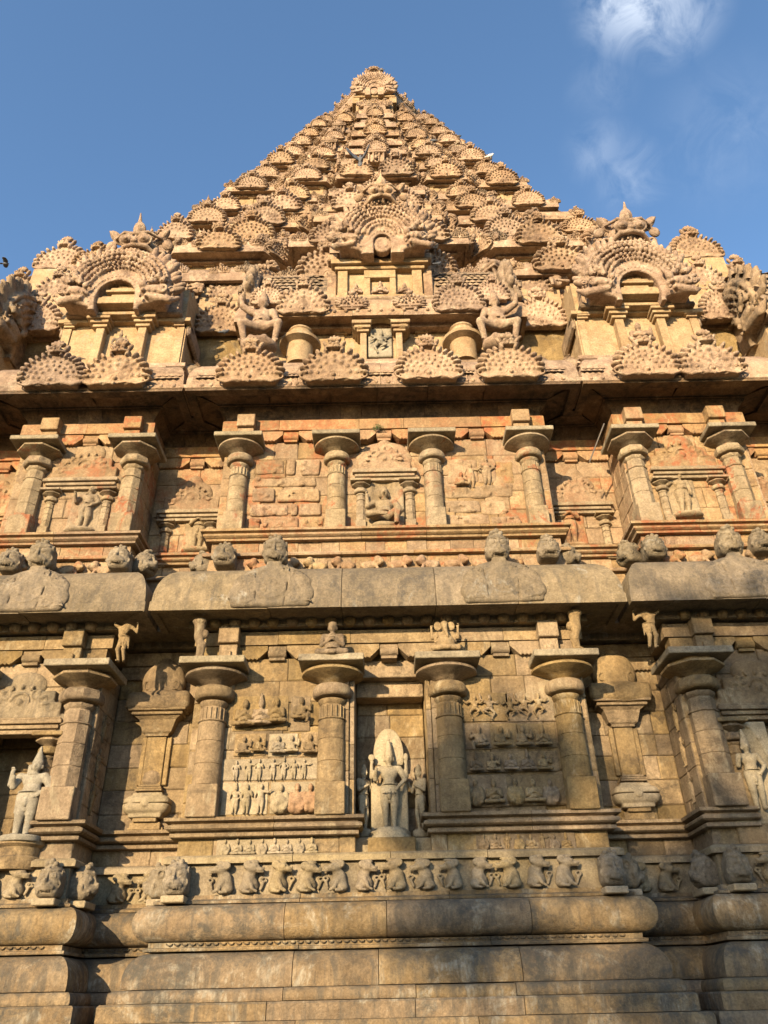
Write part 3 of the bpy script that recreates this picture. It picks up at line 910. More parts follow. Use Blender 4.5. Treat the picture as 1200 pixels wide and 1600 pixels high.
def sc_scroll(seed, wd, ht, cell=.02):
    """low relief of curling foliage, wd x ht, base at z=0"""
    r = random.Random(seed)
    S = Sculpt((-wd / 2, -.05, 0), (wd / 2, .06, ht), cell)
    S.box((0, .03, ht / 2), (wd / 2 - .02, .03, ht / 2 - .02), .02, .01)
    n = max(2, int(wd / .28))
    for i in range(n):
        cx = -wd / 2 + wd * (i + .5) / n; cz = ht * (.5 + .14 * (-1) ** i)
        for q in range(2):
            R = (.11, .055)[q] * min(1, ht / .42)
            S.tor((cx, -.004, cz), R, .014, 'y', .006)
        S.ell((cx, 0, cz), (.024, .02, .024), .006)
        for a in range(6):
            t = a * PI / 3 + r.random()
            S.ell((cx + .15 * math.cos(t), 0, cz + .13 * math.sin(t)), (.045, .018, .02), .006, rot=t + .8)
    S.cap((-wd / 2 + .03, 0, .035), (wd / 2 - .03, 0, .035), .014, None, .006)
    return finish(S, 'scroll_relief', .004, .05, seed, 10)

def sc_relief(kind, seed=0, cell=.011):
    """small figures in relief, base z=0, heights about .45"""
    if kind == 'sit':
        S = Sculpt((-.19, -.14, -.01), (.19, .05, .50), cell)
        human(S, (0, 0, .02), .62, 'sit', [(-1, 'pray'), (1, 'pray')], ('short', 'tall', 'bun')[seed % 3], face=False, fat=1.3, th=1.35)
    elif kind == 'sitarm':
        S = Sculpt((-.20, -.14, -.01), (.24, .05, .50), cell)
        human(S, (0, 0, .02), .60, 'lalita' if seed % 2 else 'sit', [(-1, 'lap'), (1, 'up')], 'short', face=False, fat=1.3, th=1.35)
    elif kind == 'stand':
        S = Sculpt((-.13, -.10, -.01), (.15, .05, .52), cell)
        human(S, (0, 0, 0), .44, 'stand', [(-1, 'down'), (1, ('abhaya', 'out', 'hip')[seed % 3])], ('short', 'bun', 'tall')[seed % 3], sway=.04, face=False, fat=1.2, th=1.35)
    elif kind == 'pair':
        S = Sculpt((-.15, -.10, -.01), (.15, .05, .60), cell)
        human(S, (0, 0, 0), .54, 'stand', [(-1, 'pray'), (1, 'pray')], 'cap', face=False)
    elif kind == 'kneel':
        S = Sculpt((-.18, -.14, -.01), (.18, .05, .50), cell)
        human(S, (0, 0, .0), .56, 'kneel', [(-1, 'lap'), (1, 'knee')], 'bun', face=False, fat=1.5, th=1.6)
        S.ell((0, -.01, .10), (.14, .07, .12), .03)
    else:
        S = Sculpt((-.24, -.12, -.03), (.24, .05, .50), cell)
        human(S, (0, 0, 0), .42, 'dance', [(-1, 'out'), (1, 'raise' if seed % 2 else 'out')], 'short', sway=.12 * (-1) ** seed, face=False, th=1.35, fat=1.15)
    return finish(S, 'relief_figure', .003, .035, seed, 30)
# ------------------------------------------------------------------ the ground
GZ = -1.75
g = MB(); g.add([(-1500, -1500, GZ), (1500, -1500, GZ), (1500, 1500, GZ), (-1500, 1500, GZ)], [(0, 1, 2, 3)])
tag(g.build('ground', M_SOIL, smooth=False), kind='structure')

# ------------------------------------------------------------------ the temple
T = thing('temple_tower', (0, 0, GZ), 'stepped pyramid stone temple tower with carved gables filling the view', 'temple')

HALF = [(0, 0), (3.4, 0), (3.4, .9), (5.05, .9), (5.05, 0), (7.75, 0), (7.75, .9), (9.35, .9), (9.35, 0), (12.9, 0), (12.9, 4.5)]
def mirror(half, dy=0.0):
    L = [(-x, y + dy) for x, y in reversed(half[1:])]
    return L + [(x, y + dy) for x, y in half[1:]]
PLAN = mirror(HALF)
PLAN2 = mirror(HALF, .10)

# solid core behind everything
core = MB()
core.box(-12.6, 12.6, 1.35, 25, GZ, 15.0)
for s in (-1, 1):
    core.box(*sorted((s * .9, s * 3.1)), .25, 1.5, GZ, 12.4)
    core.box(*sorted((s * 5.3, s * 7.5)), .45, 1.5, 5.28, 12.4); core.box(*sorted((s * 5.3, s * 7.5)), .9, 1.5, GZ, 5.3)
    core.box(*sorted((s * 9.6, s * 12.6)), .3, 1.5, GZ, 12.4)
core.box(-1, 1, .25, 1.5, GZ, 2.0); core.box(-1, 1, .30, 1.5, 5.3, 12.4); core.box(-1, 1, .95, 1.5, 1.9, 5.4)
CORE = core.build('masonry_core', M_LOW, T, smooth=False)

# ---- plinth
pl = MB(); 
def arc(o0, z0, o1, z1, n=7, bulge='out'):
    """quarter-round from (o0,z0) to (o1,z1)"""
    pts = []
    for i in range(n + 1):
        a = PI / 2 * i / n
        if bulge == 'out': pts.append((o1 + (o0 - o1) * math.cos(a), z0 + (z1 - z0) * math.sin(a)))
        else: pts.append((o0 + (o1 - o0) * math.sin(a), z1 + (z0 - z1) * math.cos(a)))
    return pts
JAG = [(-.3, .255), (.44, .255)] + [(.45, .28)] + arc(.45, .36, .16, .70, 8) + [(-.3, .72)]
STEP2 = [(-.3, .09), (.56, .09), (.575, .12)] + arc(.575, .14, .50, .245, 5) + [(-.3, .25)]
STEP1 = [(-.3, -.13), (.66, -.13), (.665, -.11), (.665, .06), (.64, .085), (-.3, .085)]
STEP0 = [(-.3, -1.2), (.80, -1.2), (.80, -.18), (.77, -.135), (-.3, -.135)]
TOR = [(-.3, .84), (.14, .84)] + [(.10 + .32 * math.sin(PI * i / 12) ** .62, .84 + .49 * (1 - math.cos(PI * i / 12)) / 2) for i in range(1, 12)] + [(.12, 1.33), (-.3, 1.33)]
FIL = [(-.3, .72), (.25, .72), (.26, .735), (.26, .76), (.20, .77), (.20, .835), (-.3, .835)]
FIL2 = [(-.3, 1.335), (.20, 1.335), (.21, 1.37), (.13, 1.40), (.13, 1.455), (-.3, 1.455)]
BAND = [(-.3, 1.46), (.05, 1.46), (.05, 1.90), (-.3, 1.90)]
TOPF = [(-.3, 1.90), (.15, 1.90), (.155, 1.98), (.10, 2.02), (-.3, 2.02)]
PL = obj('plinth', MB.mesh((lambda b: (b.box(-12.7, 12.7, 1.0, 3, GZ, 2.0), b)[1])(MB()), 'plinth', False), M_PLINTH, T)
k = 0
for prof, ml, mat in ((STEP0, 2.2, M_PLINTH), (STEP1, 1.9, M_PLINTH), (STEP2, 1.7, M_PLINTH), (JAG, 1.9, M_PLINTH), (FIL, 2.4, M_PLINTH), (TOR, 1.6, M_PLINTH), (FIL2, 2.2, M_PLINTH), (BAND, 1.2, M_FRZ), (TOPF, 1.8, M_FRZ)):
    k += 1
    sweep('moulding_stone', prof, PLAN, mat, PL, maxlen=ml, seed=k, gap=.010, jit=.008)
# petals along the slab under the torus
pm = MB()
for bx0, bx1, yy in ((-3.35, 3.35, 0), (5.1, 7.7, 0), (-7.7, -5.1, 0), (3.45, 5.0, .9), (-5.0, -3.45, .9)):
    n = int((bx1 - bx0) / .11)
    for i in range(n):
        x = bx0 + (bx1 - bx0) * (i + .5) / n
        pm.add([(x - .05, yy - .22, .826), (x - .035, yy - .235, .80), (x, yy - .24, .79), (x + .035, yy - .235, .80), (x + .05, yy - .22, .826), (x, yy - .15, .83)],
               [(0, 1, 5), (1, 2, 5), (2, 3, 5), (3, 4, 5)])
tag(pm.build('petal_moulding', M_PLINTH, PL, smooth=False), kind='stuff')

# ---- first storey walls
def blockbox(name, mat, parent, x0, x1, y0, y1, z0, z1, b=.012):
    mb = MB(); mb.box(x0, x1, y0, y1, z0, z1, b); return mb.build(name, mat, parent, smooth=False)

def build_wall(name, Yo, z0, z1, mat, seed, hh, segs):
    W = MB(); W.box(-12.6, 12.6, Yo + 1.03, Yo + 1.3, z0, z1)
    Wl = W.build(name, mat, T, smooth=False)
    sd = seed
    for (x0, x1, a, b, Y, d) in segs:
        sd += 1
        stones(Wl, x0, x1, a, b, Y, mat, sd, hh, depth=d)
    return Wl
L1 = [(-3.4, -.84, 2.02, 5.28, .03, .22), (.84, 3.4, 2.02, 5.28, .03, .22),
      (-.60, .60, 2.02, 5.28, .78, .15),
      (-5.05, -3.4, 2.02, 5.28, .92, .10), (3.4, 5.05, 2.02, 5.28, .92, .10),
      (-7.72, -6.95, 2.02, 5.28, .03, .3), (-5.75, -5.05, 2.02, 5.28, .03, .3), (5.05, 5.75, 2.02, 5.28, .03, .3), (6.95, 7.72, 2.02, 5.28, .03, .3),
      (-6.95, -5.75, 4.35, 5.28, .03, .3), (5.75, 6.95, 4.35, 5.28, .03, .3), (-6.95, -5.75, 2.02, 4.35, .78, .1), (5.75, 6.95, 2.02, 4.35, .22, .1),
      (-9.35, -7.75, 2.02, 5.28, .92, .10), (7.75, 9.35, 2.02, 5.28, .92, .10), (-12.9, -9.35, 2.02, 5.28, .03, .2), (9.35, 12.9, 2.02, 5.28, .03, .2)]
WL1 = build_wall('first_storey_wall', 0, 2.0, 5.3, M_LOW, 100, .40, L1)
for s in (-1, 1):
    for X, sg in ((3.4, s), (5.05, -s), (7.75, s), (9.35, -s)):
        stones(WL1, .03, .92, 2.02, 5.28, s * X, M_LOW, int(200 + X * 7 + s), .40, axis='y', sgn=sg, wmin=.3, wmax=.5)
    # niche reveals
    stones(WL1, .05, .80, 2.02, 5.2, s * .62, M_LOW, 300 + s, .42, axis='y', sgn=-s, wmin=.3, wmax=.5)
    # plain pilaster strips framing the niche
    for (a, b, yy) in ((.62, .70, .00), (.71, .83, -.05)):
        z = 2.60
        r = random.Random(int(a * 100) + s)
        while z < 4.98:
            z2 = min(5.0, z + r.uniform(.4, .7))
            if z2 > 4.85: z2 = 5.0
            blockbox('jamb_stone', M_LOW, WL1, *sorted((s * a, s * b)), yy, yy + .2, z, z2 - .006, .008)
            z = z2
for s in (-1, 1): blockbox('jamb_stone', M_LOW, WL1, *sorted((s * .60, s * .845)), .0, .3, 2.02, 2.56, .01)
blockbox('niche_lintel', M_LOW, WL1, -.64, .64, .18, .8, 4.95, 5.26)
blockbox('niche_lintel', M_LOW, WL1, -.60, .60, .40, .8, 4.66, 4.95)

# string course of the first storey, broken by the niche
STR1 = [(-.1, 2.28), (.10, 2.28), (.115, 2.29), (.115, 2.34), (.05, 2.35), (.05, 2.37), (.13, 2.375), (.175, 2.40), (.18, 2.43), (.16, 2.455), (.11, 2.47), (.10, 2.485), (.16, 2.50), (.205, 2.51), (.21, 2.56), (-.1, 2.575)]
def string(prof, segs, parent, mat, seed, name='string_course_stone'):
    for i, p in enumerate(segs):
        sweep(name, prof, p, mat, parent, maxlen=1.3, seed=seed + i, jit=.005)
string(STR1, [[(-3.4, .9), (-3.4, 0), (-.66, 0), (-.66, .3)], [(.66, .3), (.66, 0), (3.4, 0), (3.4, .9)],
              [(-5.05, .9), (-3.4, .9)], [(3.4, .9), (5.05, .9)],
              [(-7.75, .9), (-7.75, 0), (-6.9, 0)], [(-5.8, 0), (-5.05, 0), (-5.05, .9)][0:3],
              [(5.05, .9), (5.05, 0), (5.8, 0)], [(6.9, 0), (7.75, 0), (7.75, .9)],
              [(-9.35, .9), (-7.75, .9)], [(7.75, .9), (9.35, .9)], [(9.35, .9), (9.35, 0), (12.9, 0)], [(-12.9, 0), (-9.35, 0), (-9.35, .9)]], WL1, M_LOW, 400)

# ---- pillars
def pillar_meshes(n, H, r, abh):
    """heights follow the first storey pillar: base block, stacked drums, neck, cushion, bell, abacus"""
    rot = PI / 8 if n == 8 else 0
    k = H / 2.56
    out_ = {}
    b = MB()
    b.box(-r * 1.02, r * 1.02, -r * 1.02, r, 0, .50 * k, .012)
    z = .50 * k
    prof = []
    for i, (h, rr) in enumerate(((.34, 1.0), (.37, .99), (.33, .97), (.03, 1.05), (.21, .90))):
        prof += [(rr * r - .012, z), (rr * r, z + .012), (rr * r, z + h * k - .012), (rr * r - .012, z + h * k)]
        z += h * k
    prof += [(r * .84, z + .02), (r * .95, z + .05 * k), (r * 1.04, z + .09 * k), (r * 1.04, z + .11 * k), (r * .8, z + .12 * k)]
    b.lathe(prof, n, rot=rot)
    if n == 16:                       # pendant festoons on the upper drum
        for i in range(9):
            a = -PI + PI * i / 8
            b.box(math.cos(a) * r * .9 - .012, math.cos(a) * r * .9 + .012, math.sin(a) * r * .93 - .012, math.sin(a) * r * .93 + .012, z - .24 * k, z)
    out_['shaft'] = b.mesh('pillar')
    zc = z + .12 * k
    c = MB()
    hc = .26 * k
    c.lathe([(r * .9, zc + .02), (r * 1.22, zc + .03)] + [(r * (1.30 + .17 * math.sin(PI * (i / 8) ** .8) ** .6), zc + .035 + hc * .78 * i / 8) for i in range(9)] + [(r * .72, zc + hc * .85), (r * .6, zc + hc + .03)], n if n == 8 else 28, rot=rot)
    out_['cushion'] = c.mesh('cushion')
    zb = zc + hc + .01
    R = abh * .97
    c = MB()
    hb = H - .12 * k - zb
    c.lathe([(r * .62, zb - .02), (r * .66, zb), (r * .80, zb + hb * .12), (R * .62, zb + hb * .34), (R * .90, zb + hb * .50), (R * .99, zb + hb * .58), (R, zb + hb * .72), (R * .94, zb + hb * .76), (R * .80, zb + hb * .80), (R * .80, zb + hb)], n if n == 8 else 32, rot=rot)
    out_['bell_capital'] = c.mesh('bell_capital')
    c = MB(); c.box(-abh, abh, -abh, abh * .9, H - .12 * k, H, .012)
    out_['abacus'] = c.mesh('abacus', False)
    return out_
def put_pillar(M, x, y, z, mat, sc=1.0, mat2=None):
    p = obj('pillar', M['shaft'], mat, T, (x, y, z), (0, 0, 0), sc)
    for kx in ('cushion', 'bell_capital', 'abacus'):
        obj(kx, M[kx], mat2 or mat, p, (x, y, z), (0, 0, 0), sc)
        # children sit in the pillar's own space
        c = p.children[-1] if False else None
    return p
# children are given world coordinates; the parent pillar itself is offset, so undo its transform
_obj = obj
def child(name, me, mat, parent, loc, rot=(0, 0, 0), sc=(1, 1, 1)):
    o = _obj(name, me, mat, None, loc, rot, sc)
    o.parent = parent
    pl_, pr_, ps_ = parent.location, parent.rotation_euler, parent.scale
    M_ = Matrix.LocRotScale(Vector(pl_), pr_.to_quaternion() if hasattr(pr_, 'to_quaternion') else pr_, Vector(ps_))
    # the parent's matrix in the world: parts of T carry T's inverse, so location is already in world space
    o.matrix_parent_inverse = M_.inverted()
    return o
def put_pillar(M, x, y, z, mat, sc=1.0, mat2=None):
    p = obj('pillar', M['shaft'], mat, T, (x, y, z), (0, 0, 0), sc)
    for kx in ('cushion', 'bell_capital', 'abacus'):
        child(kx, M[kx], (M_ABAC if kx == 'abacus' else mat), p, (x, y, z), (0, 0, 0), (sc, sc, sc))
    return p
P16 = pillar_meshes(16, 2.56, .235, .56)
P8 = pillar_meshes(8, 2.56, .26, .56)
PX1 = ((-3.04, 0), (-1.0, 0), (1.0, 0), (3.04, 0))
for x, y in PX1: put_pillar(P16, x, -.02, 2.56, M_LOW)
for s in (-1, 1):
    put_pillar(P8, s * 5.35, -.02, 2.56, M_LOW); put_pillar(P8, s * 7.42, -.02, 2.56, M_LOW)
    put_pillar(P8, s * 9.7, -.02, 2.56, M_LOW); put_pillar(P8, s * 12.5, -.02, 2.56, M_LOW)

# ---- beams with cut ends and little rolls
def beams(Yo, z0, h1, h2, mat, mat2, seed, rolls, chamf=.16):
    r = random.Random(seed)
    for (xa, xb, yy) in ((-3.4, 3.4, 0), (-7.75, -5.05, 0), (5.05, 7.75, 0), (-5.05, -3.4, .9), (3.4, 5.05, .9), (-9.35, -7.75, .9), (7.75, 9.35, .9), (9.35, 12.9, 0), (-12.9, -9.35, 0)):
        rs = [x for x in rolls if xa < x < xb] or [(xa + xb) / 2]
        hw = .17
        edges = [xa] + [e for x in rs for e in (x - hw, x + hw)] + [xb]
        for i in range(0, len(edges), 2):
            a, b = edges[i], edges[i + 1]
            if b - a < .2: continue
            mids = [a, b] if b - a < 1.6 else [a, (a + b) / 2 + r.uniform(-.2, .2), b]
            for q in range(len(mids) - 1):
                A, B = mids[q], mids[q + 1]
                pts = [(A, z0 + h1)] + ([(A, z0 + chamf), (A + chamf, z0)] if (q == 0 and i > 0) else [(A, z0)]) + ([(B - chamf, z0), (B, z0 + chamf)] if (q == len(mids) - 2 and i + 2 < len(edges)) else [(B - .006, z0)]) + [(B - .004, z0 + h1)]
                mb = MB(); mb.extrude_poly(pts, Yo + yy - .06, Yo + yy + .2)
                # scalloped lower edge
                n = int((B - A) / .07)
                for t in range(n):
                    x = A + (B - A) * (t + .5) / n
                    if i > 0 and q == 0 and x < A + chamf: continue
                    if i + 2 < len(edges) and q == len(mids) - 2 and x > B - chamf: continue
                    mb.add([(x - .03, Yo + yy - .07, z0 + .02), (x, Yo + yy - .07, z0 - .025), (x + .03, Yo + yy - .07, z0 + .02), (x - .03, Yo + yy - .04, z0 + .02), (x, Yo + yy - .04, z0 - .02), (x + .03, Yo + yy - .04, z0 + .02)],
                           [(0, 1, 2), (0, 3, 4, 1), (1, 4, 5, 2), (0, 2, 5, 3)])
                mb.build('lower_beam', mat, BEAMP, smooth=False)
        for x in rs:
            mb = MB()
            v = []; n = 10
            for xx in (x - hw + .01, x + hw - .01):
                for t in range(n):
                    a = 2 * PI * t / n
                    v.append((xx, Yo + yy - .0 + .075 * math.cos(a), z0 + h1 * .45 + .075 * math.sin(a)))
            mb.add(v, [(t, (t + 1) % n, n + (t + 1) % n, n + t) for t in range(n)] + [tuple(reversed(range(n))), tuple(range(n, 2 * n))])
            mb.box(x - hw + .01, x + hw - .01, Yo + yy - .03, Yo + yy + .2, z0 + h1 * .62, z0 + h1)
            mb.box(x - hw + .03, x + hw - .03, Yo + yy - .05, Yo + yy + .2, z0 - .03, z0 + .02)
            mb.build('beam_roll', mat, BEAMP)
    sweep('upper_beam', [(-.2, z0 + h1 + .015), (.085, z0 + h1 + .015), (.085, z0 + h1 + h2 - .03), (.07, z0 + h1 + h2), (-.2, z0 + h1 + h2)], [(x, y + Yo) for x, y in PLAN], mat2, BEAMP, maxlen=1.3, seed=seed, jit=.008)
BEAMP = obj('entablature', (lambda b: (b.box(-12.6, 12.6, 1.0, 1.4, 5.2, 6.2), b)[1])(MB()).mesh('entablature', False), M_LOW, T)
beams(0, 5.25, .24, .27, M_LOW, M_LOW, 500, (-2.0, 0, 2.0, -6.4, 6.4, -4.2, 4.2))

def bracket_block(x, y, z, mat, s=1.0):
    mb = MB()
    mb.box(x - .18 * s, x + .18 * s, y - .30, y + .15, z + .30 * s, z + .60 * s, .012)
    mb.box(x - .16 * s, x + .16 * s, y - .22, y + .15, z, z + .295 * s, .012)
    mb.box(x - .06 * s, x + .06 * s, y - .27, y + .1, z + .02, z + .16 * s, .01)
    return mb.build('bracket_block', mat, BEAMP, smooth=False)
for s in (-1, 1):
    for x in (2.85, 5.62, 7.6): bracket_block(s * x, 0, 5.18, M_LOW)

# ---- first cornice
CORNP = obj('lower_cornice', (lambda b: (b.box(-12.6, 12.6, .95, 1.6, 5.9, 7.0), b)[1])(MB()).mesh('lower_cornice', False), M_CORN, T)
KAP1 = [(-.25, 5.80), (.20, 5.80), (.20, 5.93), (.66, 5.93), (.67, 5.885), (.785, 5.885), (.79, 5.90), (.785, 6.06), (.765, 6.075), (.765, 6.12), (.755, 6.25), (.72, 6.42), (.66, 6.58), (.57, 6.72), (.45, 6.83), (.28, 6.92), (-.25, 6.97)]
sweep('cornice_stone', KAP1, PLAN, M_CORN, CORNP, maxlen=1.45, seed=31, gap=.012, jit=.012)
# dwarf figures in the dark band below the soffit: plain bosses
bm = MB()
for (xa, xb, yy) in ((-3.3, 3.3, 0), (-7.6, -5.2, 0), (5.2, 7.6, 0)):
    n = int((xb - xa) / .34)
    for i in range(n):
        x = xa + (xb - xa) * (i + .5) / n
        bm = MB(); bm.lathe([(.06, 0), (.11, .05), (.12, .12), (.08, .17), (.05, .20)], 8, (x, yy - .19, 5.79 - .0))
        bm.build('frieze_boss', M_LOW, CORNP)

# worn shield gables with lion heads on the lower cornice
def shield_mesh(seed):
    S = Sculpt((-.80, -.16, -.02), (.80, .16, 1.16), .026)
    S.box((0, .04, .30), (.66, .10, .32), .06, .04)
    S.ell((0, .03, .50), (.62, .12, .52), .05)
    for sg in (-1, 1):
        S.ell((sg * .58, .0, .26), (.14, .09, .20), .03)
        S.ell((sg * .52, .0, .60), (.10, .08, .12), .03)
        for i in range(4):
            S.tor((sg * (.36 + .06 * (i % 2)), -.065, .14 + .2 * i), .085, .012, 'y', .008)
        S.tor((sg * .30, -.07, .80), .06, .012, 'y', .008)
    S.tor((0, -.085, .38), .24, .018, 'y', .01)
    rq = random.Random(seed)
    for sg in (-1, 1):
        for (x_, z_, R_) in ((.40, .12, .075), (.53, .25, .06), (.38, .30, .07), (.52, .42, .065), (.37, .50, .07), (.50, .62, .06), (.34, .68, .065), (.22, .82, .06), (.60, .10, .05)):
            S.tor((sg * x_, -.075, z_), R_, .014, 'y', .004); S.ell((sg * x_, -.075, z_), (.022, .03, .022), .004)
            t_ = rq.uniform(0, 6); S.ell((sg * (x_ + .09 * math.cos(t_)), -.07, z_ + .09 * math.sin(t_)), (.04, .03, .016), .004, rot=t_)
    for i in range(7):
        a = i * .9
        S.ell((math.cos(a) * .12, -.085, .38 + math.sin(a) * .12), (.05, .03, .022), .008, rot=a)
    S.box((-.27, -.07, .5), (.006, .05, .6), .002, .004, 'sub', rot=.06); S.box((.27, -.07, .5), (.006, .05, .6), .002, .004, 'sub', rot=-.06)
    S.box((0, .04, 1.02), (.13, .09, .10), .03, .03)
    return finish(S, 'shield_gable', .010, .13, seed, 7)
SHIELD = [shield_mesh(1), shield_mesh(2)]
LION = [sc_lionhead(0), sc_lionhead(1)]
for i, (x, y) in enumerate(((-2.07, 0), (2.05, 0), (-6.40, 0), (6.38, 0))):
    sh = obj('shield_gable', SHIELD[i % 2], M_CORN, T, (x, y - .81, 5.93), (-.21, 0, 0), (1.06, .85, .94))
    child('lion_head', LION[i % 2], M_GREY, sh, (x, y - .46, 6.90), (.22, 0, 0), (.84, .85, .92))
# scroll reliefs on the cornice faces
for i, (x, wd, y) in enumerate(((-3.35, 1.05, 0), (3.30, 1.15, 0), (-5.05, 1.0, 0), (5.02, .95, 0), (-.62, 1.1, 0), (.70, 1.0, 0))):
    me = sc_scroll(i + 3, wd, .52, .017)
    obj('scroll_relief', me, M_CORN, CORNP, (x, y - .755, 6.12), (-.27, 0, 0))

# ---- plinth frieze animals and corner bosses
YALI = [sc_yali(0), sc_yali(1)]
FRZ = obj('yali_frieze', (lambda b: (b.box(-12.6, 12.6, 1.0, 1.2, 1.45, 1.9), b)[1])(MB()).mesh('yali_frieze', False), M_FRZ, T)
xs = [-2.62 + .437 * i for i in range(13)]
r = random.Random(5)
yl = [(x, -.05, 1) for x in xs] + [(-4.45, .85, 1), (-3.98, .85, 1), (4.0, .85, 1), (4.45, .85, 1)] + [(s * (5.75 + .42 * i), -.05, 1) for s in (-1, 1) for i in range(3)] + [(s * (8.2 + .45 * i), .85, 1) for s in (-1, 1) for i in range(2)]
for i, (x, y, q) in enumerate(yl):
    mrr = -1 if (i % 2 == 0) else 1
    mrr = -mrr if r.random() < .25 else mrr
    obj('crouching_yali', YALI[i % 2], M_FRZ, FRZ, (x, y - .01, 1.462), (0, 0, 0), (mrr * r.uniform(1.12, 1.28), 1.15, r.uniform(.98, 1.06)))
for s in (-1, 1):
    for x, y, rz in ((3.28, -.22, 0), (3.60, .18, s * 1.35), (5.18, -.22, 0), (4.86, .18, -s * 1.35), (7.6, -.22, 0)):
        b = obj('corner_lion_head', LION[(x > 4) * 1], M_GREY, FRZ, (s * x, y, 1.44), (0, 0, rz), (.68, .8, .82))
        blockbox('corner_bracket', M_CREAM, FRZ, s * x - .17, s * x + .17, y - .20, y + .3, 1.34, 1.435)

# ---- carved panels of the central bay (figure positions read off the photograph)
def wall_fig(kind, seed, px, py0, py1, Y, mat, parent, hh=.45, flip=1, name='relief_figure', ys=1.0):
    key = (kind, seed)
    if key not in RELC: RELC[key] = sc_relief(kind, seed)
    x, z0 = at(px, py1, Y); _, z1 = at(px, py0, Y)
    s = (z1 - z0) / hh
    return obj(name, RELC[key], mat, parent, (x, Y, z0), (0, 0, 0), (s * flip * 1.15, s * ys * 1.2, s * 1.04))
RELC = {}
def slab(px0, px1, py0, py1, Y0, th, mat, parent, name='carved_slab'):
    xa, za = at(px0, py1, Y0); xb, zb = at(px1, py0, Y0)
    mb = MB(); mb.box(xa, xb, Y0 - th, Y0 + .06, za, zb, min(.02, th * .6)); return mb.build(name, mat, parent, smooth=False)
PANL = slab(344, 497, 1184, 1221, .02, .02, M_CREAM, T, 'carved_panel')
for (a, b, c, d, mt_) in ((362, 452, 1087, 1143, M_LOW), (453, 486, 1088, 1143, M_LOW), (365, 417, 1146, 1182, M_LOW), (419, 466, 1146, 1183, M_CREAM), (469, 498, 1144, 1183, M_LOW), (344, 420, 1222, 1274, M_CREAM), (421, 497, 1221, 1272, M_CREAM)):
    slab(a, b, c, d, .02, .014, mt_, PANL)
for i, (px, y0, y1, kd, sd, mt_) in enumerate(((381, 1089, 1139, 'sit', 0, M_LOW), (406, 1088, 1137, 'sit', 1, M_LOW), (430, 1086, 1134, 'sit', 0, M_LOW), (470, 1086, 1128, 'sitarm', 1, M_LOW),
        (380, 1147, 1180, 'sitarm', 0, M_LOW), (403, 1147, 1177, 'sitarm', 2, M_LOW), (434, 1146, 1180, 'sit', 2, M_CREAM), (455, 1145, 1178, 'sitarm', 0, M_CREAM), (484, 1143, 1180, 'sitarm', 0, M_LOW),
        (367, 1187, 1220, 'stand', 0, M_CREAM), (387, 1184, 1220, 'stand', 1, M_CREAM), (403, 1184, 1220, 'stand', 0, M_CREAM), (425, 1183, 1219, 'stand', 1, M_CREAM), (442, 1183, 1218, 'stand', 2, M_CREAM), (458, 1185, 1217, 'stand', 0, M_CREAM), (474, 1184, 1217, 'stand', 1, M_CREAM),
        (365, 1225, 1272, 'stand', 2, M_CREAM), (383, 1223, 1272, 'stand', 0, M_CREAM), (405, 1222, 1272, 'stand', 1, M_CREAM),
        (437, 1221, 1270, 'kneel', 0, M_CREAM), (463, 1220, 1270, 'kneel', 1, M_TERRA), (484, 1220, 1268, 'kneel', 0, M_TERRA))):
    wall_fig(kd, sd, px, y0, y1, -.025, mt_, PANL, .50 if kd == 'stand' else .46, 1)
PANR = slab(730, 792, 1210, 1262, .02, .045, M_LOW, T, 'carved_panel')
slab(793, 880, 1210, 1260, .02, .05, M_LOW, PANR)
for (a, b, c, d) in ((722, 792, 1082, 1128), (793, 862, 1082, 1128), (724, 765, 1130, 1172), (768, 808, 1130, 1170), (810, 866, 1130, 1170), (728, 870, 1173, 1208)):
    slab(a, b, c, d, .02, .012, M_LOW, PANR)
for px, y0, y1, kd, sd in ((742, 1083, 1125, 'dance', 0), (766, 1083, 1125, 'dance', 1), (798, 1085, 1125, 'dance', 2), (821, 1082, 1124, 'dance', 1), (843, 1080, 1122, 'dance', 0),
        (750, 1130, 1171, 'sitarm', 1), (785, 1130, 1169, 'sitarm', 0), (819, 1130, 1169, 'sitarm', 2), (850, 1132, 1168, 'sit', 1),
        (745, 1176, 1208, 'sit', 1), (771, 1175, 1207, 'sitarm', 0), (799, 1174, 1206, 'sit', 2), (826, 1173, 1206, 'sit', 1), (852, 1171, 1206, 'sitarm', 2),
        (745, 1214, 1259, 'kneel', 0), (774, 1213, 1259, 'sit', 0), (808, 1213, 1257, 'kneel', 1), (836, 1212, 1257, 'sit', 2), (863, 1214, 1257, 'kneel', 0)):
    wall_fig(kd, sd, px, y0, y1, -.03, M_LOW, PANR, .46, -1 if sd == 1 else 1)
# dado reliefs
DAD = slab(337, 492, 1309, 1339, .02, .02, M_CREAM, T, 'carved_dado')
for i in range(8): wall_fig('sit' if i % 3 else 'kneel', i % 3, 350 + 19.5 * i, 1309 - i * .3, 1338 - i * .3, -.01, M_CREAM, DAD, .46)
DAD2 = slab(745, 897, 1297, 1331, .02, .02, M_LOW, T, 'carved_dado')
for i in range(8): wall_fig(('kneel', 'sit', 'stand')[i % 3], i % 2, 757 + 18.5 * i, 1299, 1329, -.01, M_LOW, DAD2, .5)
# side faces of the bays carry small figures too
for s in (-1, 1):
    for z in (2.75, 3.35, 3.95):
        key = ('stand', 1)
        obj('relief_figure', RELC[key], M_LOW, WL1, (s * 5.03, .42, z), (0, 0, s * -PI / 2), (1.1, 1, 1.1))

